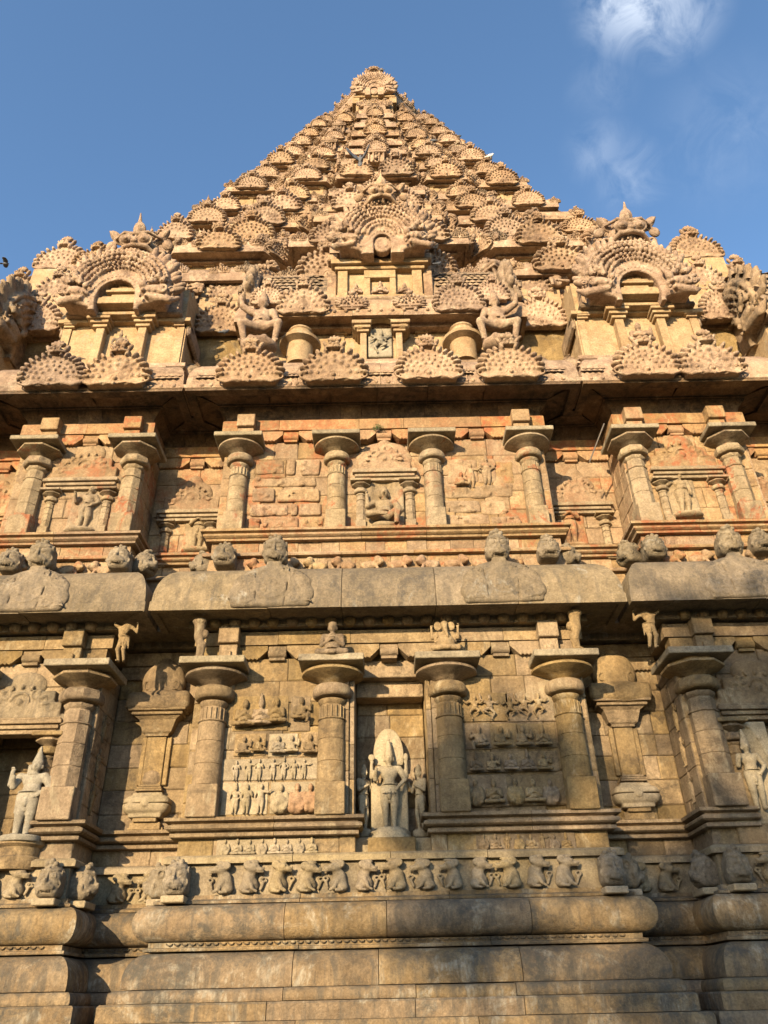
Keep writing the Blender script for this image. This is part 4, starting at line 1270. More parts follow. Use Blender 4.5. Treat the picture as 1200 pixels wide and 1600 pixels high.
# ---- the little pillared surrounds (aedicules)
SP = pillar_meshes(8, 1.7, .14, .29)
def aedicule(cx, Y, z0, hw, ph, gw, gh, mat, matg, style=0, seed=0, parent=None):
    """two small pillars carrying a mouldings stack and a rounded carved gable"""
    base = MB()
    z = z0 + ph
    for (a, b, o, e) in ((0, .07, .10, .02), (.075, .14, .15, .06), (.15, .22, .20, .11), (.225, .26, .17, .08)):
        base.box(cx - gw - e, cx + gw + e, Y - o, Y + .15, z + a, z + b, .008)
    A = base.build('shrine_surround', mat, T, smooth=False)
    for s in (-1, 1):
        k = ph / 1.7
        for nm in ('shaft', 'cushion', 'bell_capital', 'abacus'):
            obj('small_pillar' if nm == 'shaft' else nm, SP[nm], mat, A, (cx + s * hw, Y, z0), (0, 0, 0), (k * 1.05, k * 1.05, k))
    zg = z + .26
    S = Sculpt((-gw - .22, -.20, -.5), (gw + .22, .12, gh + .12), .022)
    if style == 0:
        S.box((0, .02, gh * .20), (gw + .02, .11, gh * .20), .03, .03)
        S.ell((0, .02, gh * .50), (gw * .72, .12, gh * .42), .05)
        S.ell((0, .01, gh * .85), (gw * .30, .10, gh * .20), .04)
    elif style == 1:
        S.box((0, .02, gh * .17), (gw + .02, .12, gh * .17), .03, .02)
        S.box((0, .02, gh * .45), (gw * .82, .11, gh * .12), .03, .02)
        S.ell((0, .02, gh * .72), (gw * .52, .11, gh * .30), .03)
    else:
        S.ell((0, .02, gh * .42), (gw * 1.05, .12, gh * .52), .04)
        S.box((0, .03, .10), (gw, .10, .12), .03, .03)
        S.ell((0, .02, gh * .90), (gw * .22, .10, gh * .14), .03)
    for sg in (-1, 1):
        S.ell((sg * (gw + .06), .0, -.10), (.11, .10, .22), .03)
        for i in range(3):
            S.tor((sg * gw * (.35 + .2 * i), -.105, gh * (.50 - .13 * i)), .07, .014, 'y', .006)
    S.tor((0, -.105, gh * .34), min(.16, gw * .3), .020, 'y', .006, a0=-.2, a1=3.4)
    S.ell((0, -.10, gh * .34), (.06, .04, .06), .01)
    for i in range(9):
        a = PI * i / 8
        S.ell((math.cos(a) * gw * .62, -.10, gh * .30 + math.sin(a) * gh * .36), (.05, .035, .03), .006, rot=a)
    me = finish(S, 'carved_gable', .008, .13, seed, 9)
    obj('carved_gable', me, matg, A, (cx, Y, zg), (0, 0, 0))
    return A
for e in (-6.95, -5.75): stones(WL1, .3, .8, 2.02, 4.35, e, M_LOW, 77, .42, axis='y', sgn=(1 if e < -6 else -1), wmin=.3, wmax=.5)
aedicule(-6.40, .02, 2.56, .66, 1.42, .72, .86, M_LOW, M_CORN, 1, 1)
aedicule(6.40, .02, 2.56, .66, 1.42, .72, .86, M_LOW, M_LOW, 1, 2)

# ---- pot-and-shrine pilasters in the recesses of the first storey
def pot_pilaster(cx, Y, seed):
    b = MB()
    z = 2.58
    b.box(cx - .26, cx + .26, Y - .10, Y + .1, z, z + .12, .01)
    b.box(cx - .20, cx + .20, Y - .16, Y + .1, z + .12, z + .20, .01)
    b.box(cx - .30, cx + .30, Y - .05, Y + .1, z + 0, z + .05, .008)
    A = b.build('pot_pilaster', M_LOW, T, smooth=False)
    S = Sculpt((-.46, -.34, -.02), (.46, .2, .42), .018)
    S.box((0, 0, .20), (.40, .27, .155), .13, .02); S.box((0, 0, .05), (.28, .20, .06), .02, .02); S.box((0, 0, .36), (.26, .19, .04), .02, .02)
    S.box((0, -.0, .215), (.5, .5, .006), .001, .004, 'sub'); S.ell((0, -.27, .20), (.07, .03, .06), .01)
    obj('pot', finish(S, 'pot', .004, .1, seed, 8), M_CREAM, A, (cx, Y, z + .19))
    c = MB()
    for zz, hw, d in ((.585, .17, .12), (.62, .23, .17), (.66, .21, .15), (.70, .19, .14)):
        c.box(cx - hw, cx + hw, Y - d, Y + .1, z + zz, z + zz + .034, .006)
    c.build('neck_moulding', M_LOW, A, smooth=False)
    c = MB(); c.lathe([(.15, z + .74), (.19, z + .80), (.17, z + .93), (.09, z + 1.0)], 16, (cx, Y, 0), sy=.8); c.build('bulb', M_LOW, A)
    c = MB()
    c.box(cx - .17, cx + .17, Y - .08, Y + .1, z + .74, z + 1.58, .01)
    c.box(cx + .18, cx + .26, Y - .05, Y + .1, z + .74, z + 1.58, .01); c.box(cx - .26, cx - .18, Y - .05, Y + .1, z + .74, z + 1.58, .01)
    c.build('shaft', M_LOW, A, smooth=False)
    # flared capital
    c = MB()
    zz = z + 1.58
    prof = [(.20, 0), (.21, .04), (.26, .07), (.27, .10), (.33, .28), (.42, .34)]
    def fr(o): return [(cx - o, Y - o * .55), (cx + o, Y - o * .55)]
    v = []
    for o, h in prof:
        v += [(cx - o, Y - o * .6, zz + h), (cx + o, Y - o * .6, zz + h), (cx + o, Y + .1, zz + h), (cx - o, Y + .1, zz + h)]
    n = len(prof)
    f = [(4 * i + j, 4 * i + (j + 1) % 4, 4 * i + 4 + (j + 1) % 4, 4 * i + 4 + j) for i in range(n - 1) for j in range(4)] + [(3, 2, 1, 0), tuple(4 * n - 4 + j for j in range(4))]
    c.add(v, f)
    c.box(cx - .46, cx + .46, Y - .30, Y + .1, zz + .345, zz + .40, .01)
    c.box(cx - .52, cx + .52, Y - .36, Y + .1, zz + .405, zz + .46, .01)
    c.build('flared_capital', M_LOW, A, smooth=False)
    S = Sculpt((-.66, -.46, -.02), (.66, .12, .92), .022)
    S.box((0, -.12, .14), (.58, .26, .16), .10, .05)
    S.ell((0, -.10, .12), (.62, .32, .22), .05)
    S.ell((0, -.06, .50), (.40, .22, .38), .06)
    S.ell((0, -.04, .85), (.12, .10, .10), .04)
    S.tor((0, -.265, .46), .12, .016, 'y', .01, a0=-.2, a1=3.4)
    for sg in (-1, 1):
        S.tor((sg * .26, -.24, .42), .07, .016, 'y', .008)
        S.tor((sg * .36, -.34, .16), .07, .016, 'y', .008)
        S.tor((sg * .15, -.36, .14), .06, .014, 'y', .008)
    obj('shrine_dome', finish(S, 'shrine_dome', .008, .11, seed, 9), M_LOW, A, (cx, Y, zz + .46), (.08, 0, 0), (1.0, 1, 1.08))
    return A
pot_pilaster(-4.20, .90, 4)
pot_pilaster(4.20, .90, 5)

# ------------------------------------------------------------------ second storey
L2 = [(-3.4, -.55, 7.95, 10.25, .13, .22), (.55, 3.4, 7.95, 10.25, .13, .22), (-.55, .55, 7.95, 10.25, .25, .15),
      (-5.05, -3.4, 7.65, 10.25, 1.02, .10), (3.4, 5.05, 7.65, 10.25, 1.02, .10),
      (-7.72, -5.05, 7.95, 10.25, .13, .3), (5.05, 7.72, 7.95, 10.25, .13, .3),
      (-9.35, -7.75, 7.65, 10.25, 1.02, .10), (7.75, 9.35, 7.65, 10.25, 1.02, .10), (-12.9, -9.35, 7.95, 10.25, .13, .2), (9.35, 12.9, 7.95, 10.25, .13, .2)]
WL2 = build_wall('second_storey_wall', .1, 7.0, 10.9, M_UP, 700, .42, L2)
for s in (-1, 1):
    for X, sg in ((3.4, s), (5.05, -s), (7.75, s), (9.35, -s)):
        stones(WL2, .13, 1.02, 7.7, 10.25, s * X, M_UP, int(800 + X * 7 + s), .42, axis='y', sgn=sg, wmin=.3, wmax=.5)
core2 = MB()
# base of the storey: lion frieze, dado, string
LF = [(-.3, 6.97), (.06, 6.97), (.06, 7.36), (-.3, 7.36)]
sweep('frieze_stone', LF, PLAN2, M_UP, WL2, maxlen=.7, seed=51, jit=.006)
sweep('fillet_stone', [(-.3, 7.365), (.16, 7.365), (.17, 7.40), (.14, 7.445), (-.3, 7.445)], PLAN2, M_UP, WL2, maxlen=1.3, seed=52)
sweep('dado_stone', [(-.3, 7.45), (.03, 7.45), (.03, 7.72), (-.3, 7.72)], PLAN2, M_UP, WL2, maxlen=.42, seed=53, jit=.014)
STR2 = [(-.3, 7.72), (.13, 7.72), (.14, 7.76), (.10, 7.77), (.15, 7.78), (.19, 7.81), (.195, 7.84), (.16, 7.87), (.17, 7.88), (.235, 7.89), (.24, 7.94), (-.3, 7.955)]
sweep('string_course_stone', STR2, PLAN2, M_UP, WL2, maxlen=1.5, seed=54, jit=.005)
CLION = sc_crouchlion(0)
r = random.Random(12)
for i in range(10):
    x = -2.45 + .54 * i
    obj('crouching_lion', CLION, M_RED if r.random() < .6 else M_UP, WL2, (x, .05, 6.975), (0, 0, 0), (r.choice((-1, 1)), 1, .95))
for s in (-1, 1):
    for i in range(4): obj('crouching_lion', CLION, M_UP, WL2, (s * (5.5 + .55 * i), .05, 6.975), (0, 0, 0), (r.choice((-1, 1)), 1, .95))
for i, (px, py) in enumerate(((350, 873), (320, 885), (185, 878), (222, 884), (14, 882), (858, 862), (884, 872), (988, 868), (1024, 860), (1192, 852))):
    Yh = -.12 if i not in (1, 3, 6, 7) else .22
    x, z = at(px, py + 16, Yh)
    obj('corner_lion_head', LION[i % 2], M_GREY, WL2, (x, Yh, z), (0, 0, 0 if Yh < 0 else (1.1 if (px in (320, 884) and x > 0) or px in (222,) else -1.1)), (.80, .9, .82))
P16b = pillar_meshes(16, 2.22, .195, .50)
P8b = pillar_meshes(8, 2.22, .215, .50)
for x in (-3.04, -1.0, 1.0, 3.04): put_pillar(P16b, x, .08, 7.94, M_PIL)
for s in (-1, 1):
    for x in (5.25, 7.28, 9.7, 12.4): put_pillar(P8b, s * x, .08, 7.94, M_PIL)
BEAMP = obj('entablature', (lambda b: (b.box(-12.6, 12.6, 1.1, 1.4, 10.2, 11.1), b)[1])(MB()).mesh('entablature', False), M_RED, T)
beams(.10, 10.24, .25, .30, M_RED, M_RED, 900, (-2.0, 0, 2.0, -6.3, 6.3, -4.2, 4.2))
for s in (-1, 1):
    for x in (2.95, 5.38, 7.15): bracket_block(s * x, .10, 10.17, M_UP, 1.05)
# central shrine, side shrines, recess shrines
aedicule(0, .12, 7.96, .50, 1.18, .56, .86, M_PIL, M_UP, 2, 11)
for s in (-1, 1):
    aedicule(s * 6.27, .12, 7.96, .58, 1.10, .66, .95, M_PIL, M_UP, 1, 12 + s)
    aedicule(s * 4.20, 1.0, 7.70, .48, 1.10, .58, .92, M_PIL, M_UP, 0, 15 + s)
    aedicule(s * 8.45, 1.0, 7.70, .48, 1.10, .58, .92, M_UP, M_UP, 2, 18 + s)
# rough projecting blocks in the panels between the central pillars
def rough_block(px0, px1, py0, py1, th, mat, sd, par):
    x0, z0 = at(px0, py1, .1); x1, z1 = at(px1, py0, .1)
    S = Sculpt((x0 - .01, -th - .02, z0 - .01), (x1 + .01, .06, z1 + .01), .022)
    S.box(((x0 + x1) / 2, .02, (z0 + z1) / 2), ((x1 - x0) / 2, th, (z1 - z0) / 2), .035, .01)
    rr = random.Random(sd)
    for i in range(int((x1 - x0) * 9)):
        S.ell((rr.uniform(x0, x1), -th + .01, rr.uniform(z0 + .03, z1 - .03)), (rr.uniform(.03, .07), .025, rr.uniform(.03, .07)), .02, rr.choice(('u', 'u', 'sub')))
    obj('rough_block', finish(S, 'rough_block', .012, .05, sd, 11), mat, par, (0, .12, 0))
RBP = slab(394, 400, 700, 706, .13, .01, M_UP, T, 'block_panel')
for i, (a, b, c, d) in enumerate(((399, 445, 719, 741), (447, 462, 719, 742), (471, 500, 719, 743), (396, 494, 745, 761), (393, 430, 763, 785), (433, 500, 764, 785), (390, 451, 787, 806), (454, 466, 787, 806), (467, 502, 786, 806), (386, 407, 809, 826), (410, 467, 808, 826), (470, 505, 808, 826))):
    rough_block(a, b, c, d, .075 if (i * 7) % 3 else .05, M_UP, i + 40, RBP)
RBP2 = slab(700, 706, 700, 706, .13, .01, M_UP, T, 'block_panel')
for i, (a, b, c, d) in enumerate(((695, 800, 757, 778), (696, 750, 781, 801), (753, 790, 781, 804), (696, 765, 803, 820), (768, 812, 805, 820), (700, 745, 717, 755), (748, 772, 716, 754), (776, 800, 720, 755))):
    rough_block(a, b, c, d, .04 if i < 5 else .03, M_UP, i + 60, RBP2)
wall_fig('stand', 1, 737, 722, 762, .10, M_UP, RBP2, .5); wall_fig('stand', 2, 762, 712, 758, .10, M_UP, RBP2, .5); wall_fig('sitarm', 0, 722, 735, 762, .10, M_UP, RBP2, .46)

# ---- upper cornice
CORN2 = obj('upper_cornice', (lambda b: (b.box(-12.6, 12.6, 1.0, 1.8, 10.9, 12.3), b)[1])(MB()).mesh('upper_cornice', False), M_TOWER, T)
sweep('frieze_band_stone', [(-.3, 10.80), (.02, 10.80), (.04, 10.92), (.14, 11.02), (.18, 11.08), (-.3, 11.10)], PLAN2, M_SOFF, CORN2, maxlen=.5, seed=61, jit=.012)  # band under the overhang, its shade partly painted into the dark stone
KAP2 = [(-.25, 11.10), (.22, 11.10), (.22, 11.14), (.62, 11.14), (.63, 11.02), (.80, 11.02), (.82, 11.04), (.82, 11.14), (.78, 11.16), (.79, 11.30), (.77, 11.50), (.70, 11.70), (.58, 11.88), (.40, 12.0), (.15, 12.06), (-.25, 12.08)]
KAP2 = [(o, z + .06) for o, z in KAP2]
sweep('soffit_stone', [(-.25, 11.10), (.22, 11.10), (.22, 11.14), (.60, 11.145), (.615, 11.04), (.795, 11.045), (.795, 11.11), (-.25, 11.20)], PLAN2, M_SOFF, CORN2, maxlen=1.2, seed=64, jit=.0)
KAP2 = [(-.25, 11.24), (.60, 11.22), (.80, 11.10), (.822, 11.115), (.825, 11.20), (.79, 11.22), (.79, 11.36), (.77, 11.56), (.70, 11.76), (.58, 11.94), (.40, 12.06), (.15, 12.12), (-.25, 12.14)]
sweep('cornice_stone', KAP2, PLAN2, M_TOWER, CORN2, maxlen=1.6, seed=62, gap=.010, jit=.012)
KUDU = [sc_kudu(1, .019, 0), sc_kudu(2, .019, 1), sc_kudu(3, .019, 2)]
KS = [sc_kudu_small(1), sc_kudu_small(2)]
KF = [sc_kirti(1), sc_kirti(2, crest=1.4)]
r = random.Random(3)
for i, x in enumerate((-2.82, -1.04, .98, 2.72, -5.65, -7.02, 5.62, 7.0, -9.9, -11.6, 9.9, 11.6)):
    kk = obj('horseshoe_gable', KUDU[i % 3], M_TOWER, CORN2, (x, -.82, 11.13), (.06, 0, 0), (1.0, 1.3, 1.02))
# studs and scale panels between them
STUD = None
def studs(x0, x1, Y, z, n, par, mat, rad=.055):
    global STUD
    if STUD is None:
        m_ = 10; v = [(0, -.7, 0)]
        for rr, yy in ((.6, -.55), (1.0, 0)):
            for t in range(m_):
                a = 2 * PI * t / m_; v.append((rr * math.cos(a), yy, rr * math.sin(a)))
        f = [(0, 1 + t, 1 + (t + 1) % m_) for t in range(m_)] + [(1 + t, 1 + m_ + t, 1 + m_ + (t + 1) % m_, 1 + (t + 1) % m_) for t in range(m_)]
        STUD = mk('stud', v, f)
    for i in range(n):
        obj('stud', STUD, mat, par, (x0 + (x1 - x0) * (i + .5) / n, Y, z), (0, 0, 0), (rad, rad, rad))
def scales(par, mat, P0, du, dv, nu, nv, nrm, size):
    """overlapping fish-scale tiles on a patch: P0 + u*du + v*dv(i)"""
    mb = MB()
    P0 = np.array(P0, float); du = np.array(du, float); dv = np.array(dv, float); nrm = np.array(nrm, float)
    for j in range(nv):
        for i in range(nu):
            c = P0 + du * (i + (.5 if j % 2 else 0)) / nu + dv * j / nv
            a = du / nu * .56; b = dv / nv
            v = [c - a, c - a * .9 - b * .45 + nrm * size * .25, c - b * .8 + nrm * size * .32, c + a * .9 - b * .45 + nrm * size * .25, c + a, c + b * .45, c - b * .1 + nrm * size * .45]
            mb.add([tuple(p) for p in v], [(0, 1, 6), (1, 2, 6), (2, 3, 6), (3, 4, 6), (4, 5, 6), (5, 0, 6)])
    return tag(mb.build('scale_tiles', mat, par, smooth=False), kind='stuff')
for x0, x1 in ((-2.05, -1.75), (-.28, .25), (1.72, 1.98), (-3.95, -3.55), (3.5, 3.95), (-4.85, -4.3), (4.3, 4.8)):
    studs(x0, x1, -.72, 11.17, max(2, int((x1 - x0) / .22)), CORN2, M_TOWER)
    scales(CORN2, M_TOWER, (x0, -.70, 11.42), (x1 - x0, 0, 0), (0, .22, .5), max(3, int((x1 - x0) / .12)), 5, (0, -.8, .5), .08)

# ------------------------------------------------------------------ parapet of shrines on the upper cornice
def cornice_prof(z, h, ov):
    return [(-.2, z - .10), (ov * .35, z - .10), (ov * .35, z), (ov * .8, z), (ov * .82, z - .05), (ov, z - .05), (ov * 1.02, z + .02), (ov, z + .12), (ov * .99, z + .14), (ov * .97, z + h * .45), (ov * .90, z + h * .75), (ov * .72, z + h * .95), (ov * .3, z + h), (-.2, z + h)]
def face_wall(path, z0, z1, mat, par, name, pil=.9, ov=.04, seed=0):
    """wall with thin pilasters following the plan"""
    mb = MB()
    n = len(path)
    r = random.Random(seed)
    for i in range(n - 1):
        a = np.array(path[i], float); b = np.array(path[i + 1], float)
        mb.add([(a[0], a[1], z0), (b[0], b[1], z0), (b[0], b[1], z1), (a[0], a[1], z1)], [(0, 1, 2, 3)])
        L = np.linalg.norm(b - a); d = (b - a) / L; nn = np.array([d[1], -d[0]])
        if L < .35 or L > 30: continue
        k = max(2, int(L / pil) + 1)
        w_ = .07 if L < 2 else .09
        for j in range(k):
            t = w_ + (L - 2 * w_) * j / (k - 1)
            for (e, o, za, zb) in ((w_, ov, z0, z1), (w_ * 1.8, ov + .05, z1 - .14, z1 - .08), (w_ * 2.4, ov + .09, z1 - .08, z1)):
                p = a + d * max(0.0, t - e); q = a + d * min(L, t + e)
                po, qo = p + nn * o, q + nn * o
                mb.add([(p[0], p[1], za), (q[0], q[1], za), (qo[0], qo[1], za), (po[0], po[1], za), (p[0], p[1], zb), (q[0], q[1], zb), (qo[0], qo[1], zb), (po[0], po[1], zb)],
                       [(3, 2, 6, 7), (0, 3, 7, 4), (2, 1, 5, 6), (4, 7, 6, 5), (0, 1, 2, 3)])
    return mb.build(name, mat, par, smooth=False)

SH = obj('parapet_terrace', (lambda b: (b.box(-12.3, 12.3, .9, 6, 11.9, 12.45), b)[1])(MB()).mesh('parapet_terrace', False), M_TOWER, T)
# low ledge with tiny crests behind the big gables
sweep('ledge_stone', [(-.3, 12.0), (.0, 12.0), (.02, 12.35), (.10, 12.38), (.10, 12.46), (-.3, 12.46)], PLAN2, M_TOWER, SH, maxlen=1.4, seed=71)
sweep('ledge_stone', cornice_prof(12.95, .22, .14), [(-3.3, 1.2), (-3.3, .75), (3.3, .75), (3.3, 1.2)], M_TOWER, SH, maxlen=1.6, seed=72)
# central long shrine: body
CP = [(-3.15, 2.6), (-3.15, 1.0), (3.15, 1.0), (3.15, 2.6)]
cb = MB(); cb.box(-3.1, 3.1, 1.7, 3.5, 12.3, 15.6); cb.box(-3.1, 3.1, 1.06, 3.5, 14.7, 15.3); cb.box(-3.1, 3.1, 1.06, 1.6, 12.3, 14.7)
CS = cb.build('central_shrine', M_TWALL, T, smooth=False)
face_wall(CP, 12.9, 14.44, M_TWALL, CS, 'shrine_wall', 1.0, seed=3)
CPp = [(-3.2, 2.6), (-3.2, 1.0), (-2.15, 1.0), (-2.15, .86), (2.15, .86), (2.15, 1.0), (3.2, 1.0), (3.2, 2.6)]
sweep('cornice_stone', [(-.1, 14.34), (.10, 14.34), (.12, 14.46), (.34, 14.46), (.36, 14.40), (.46, 14.40), (.47, 14.54), (.45, 14.75), (.38, 15.0), (.22, 15.22), (-.1, 15.36)], CPp, M_TOWER, CS, maxlen=1.6, seed=73, jit=.01)
# second, smaller step and the scale roof
sweep('cornice_stone', [(-.1, 15.36), (.20, 15.36), (.24, 15.42), (.22, 15.50), (.10, 15.56), (-.1, 15.58)], CP, M_SOOT, CS, maxlen=1.8, seed=74)
rb = MB()
n = 12
pr = [(1.0 + 2.1 * (1 - math.cos(PI / 2 * i / n)), 15.5 + 2.6 * math.sin(PI / 2 * i / n)) for i in range(n + 1)]
v = [(x, y, z) for x in (-3.2, 3.2) for y, z in pr]
rb.add(v, [(i, n + 1 + i, n + 2 + i, i + 1) for i in range(n)]); rb.add([(x, y, z) for x in (-3.2, 3.2) for y, z in pr] , [])
rb.build('barrel_roof', M_SOOT, CS)
for sx0, sx1 in ((-3.1, -1.55), (1.55, 3.1)):
    for i in range(5):
        y0, z0 = pr[i]; y1, z1 = pr[i + 1]
        scales(CS, M_SOOT, (sx0, y0 - .02, z0 + .05), (sx1 - sx0, 0, 0), (0, y1 - y0, z1 - z0), 9, 2, (0, -.9, .3), .10)
KB = sc_bignasika(1, .022, .17)
KBm = sc_bignasika(2, .022, .33)
KE = sc_bignasika(3, .034, .37)
# central great gable with its lit chapel below
gc = obj('great_arched_gable', KB, M_TOWER, T, (0.08, .55, 16.98), (.05, 0, 0), (1.36, 1.6, 1.62))
child('demon_face', KF[1], M_TOWER, gc, (.08, .42, 18.48), (.36, 0, 0), (1.15, 1.2, 1.0))
ch = MB(); ch.box(-1.12, 1.12, .98, 2.6, 15.5, 17.35)
CH = ch.build('chapel', M_TWALL, CS, smooth=False)
b = MB()
for a, c in ((-1.12, -.86), (-.42, -.26), (.26, .42), (.86, 1.12)): b.box(a, c, .86, 1.0, 15.62, 16.60, .01)
b.box(-1.16, 1.16, .82, 1.0, 15.5, 15.62, .01); b.box(-1.2, 1.2, .80, 1.0, 16.60, 16.71, .01); b.box(-1.3, 1.3, .70, 1.0, 16.72, 16.90, .01); b.box(-.42, .42, .84, 1.0, 16.30, 16.59, .01)
b.build('chapel_pilasters', M_TWALL, CS, smooth=False)
for x, kd, sc_ in ((-.64, 'sit', 1.0), (0, 'sit', 1.15), (.64, 'sit', 1.0)):
    key = (kd, 0)
    obj('relief_figure', RELC[key], M_TOWER, CS, (x, .95, 15.64), (0, 0, 0), (sc_ * 1.3, 1.8, sc_ * 1.3))
rf = MB()                                    # roof volume behind the great gable
pts = [(1.35 * math.cos(PI * i / 14), 17.6 + 1.7 * math.sin(PI * i / 14)) for i in range(15)]
rf.extrude_poly([(-1.35, 17.2)] + [(-x, z) for x, z in pts][0:0] + [(1.35, 17.2)] + pts[0:], .75, 3.6)
rf.build('barrel_roof', M_TOWER, CS)
for e in (-1, 1):
    lipb = MB(); lipb.box(*sorted((e * 1.13, e * 1.40)), .70, 2.4, 16.85, 17.10, .03); lipb.box(*sorted((e * 1.16, e * 1.40)), .95, 1.2, 15.6, 16.9, .02)
    lipb.build('gable_bracket', M_TOWER, CS, smooth=False)
# end gables of the long roof, seen edge on
for s in (-1, 1):
    obj('end_gable', KE, M_SOOT, CS, (s * 3.42, 2.0, 15.55), (0, 0, s * PI / 2), (1.25, 1.5, 1.55))
# dancing figure niche with arched hood and stub columns
nb = MB()
for s in (-1, 1):
    nb.box(*sorted((s * .36, s * .52)), .62, 1.0, 13.0, 14.02, .012)
    nb.box(*sorted((s * .30, s * .60)), .56, 1.0, 14.02, 14.10, .008); nb.box(*sorted((s * .26, s * .66)), .50, 1.0, 14.10, 14.19, .008); nb.box(*sorted((s * .24, s * .72)), .44, 1.0, 14.19, 14.30, .01)
nb.box(-.36, .36, .80, 1.0, 13.1, 14.5)
NB = nb.build('dancer_niche', M_TWALL, CS, smooth=False)
S = Sculpt((-.75, -.2, -.1), (.75, .15, .75), .022)
S.tor((0, 0, .05), .42, .10, 'y', .02, a0=-.1, a1=3.24); S.tor((0, -.07, .05), .46, .04, 'y', .01, a0=-.1, a1=3.24); S.tor((0, -.09, .05), .36, .025, 'y', .01, a0=-.1, a1=3.24)
for sg in (-1, 1): S.ell((sg * .50, -.02, .03), (.15, .12, .10), .03); S.ell((sg * .60, -.05, .12), (.08, .08, .08), .02)
S.ell((0, -.03, .52), (.12, .09, .09), .02)
obj('arched_hood', finish(S, 'arched_hood', .006, .12, 3, 9), M_TWALL, CS, (0, .62, 14.12), (0, 0, 0), (1.05, 1, .75))
for s in (-1, 1):
    c = MB(); c.lathe([(.32, 12.95), (.32, 13.5), (.33, 13.58), (.50, 13.64), (.51, 13.72), (.42, 13.82), (.31, 13.88), (.30, 14.02), (.33, 14.05), (.30, 14.12), (.2, 14.16)], 24, (s * 2.0, .70, 0))
    c.build('stub_column', M_TWALL, CS)
for i, x in enumerate((-1.93, 1.95)):
    obj('horseshoe_gable', KUDU[(i + 1) % 3], M_TOWER, CS, (x, .36, 14.46), (.06, 0, 0), (.92, 1.1, 1.05))
for x in (-.72, .72): obj('small_gable', KS[0], M_TOWER, CS, (x, .38, 14.62), (0, 0, 0), (.6, .8, .55))
studs(-1.3, 1.3, .37, 14.55, 9, CS, M_TOWER, .05)
obj('horseshoe_gable', KUDU[0], M_TOWER, CS, (-2.85, .45, 14.9), (0, 0, 0), (.6, .9, .8)); obj('horseshoe_gable', KUDU[1], M_TOWER, CS, (2.85, .45, 14.9), (0, 0, 0), (.6, .9, .8))
for (a, b_) in ((-1.5, -1.2), (-2.95, -2.4), (1.2, 1.5), (2.4, 2.95)):
    scales(CS, M_TOWER, (a, .66, 15.05), (b_ - a, 0, 0), (0, .12, .35), 4, 4, (0, -.9, .3), .08)

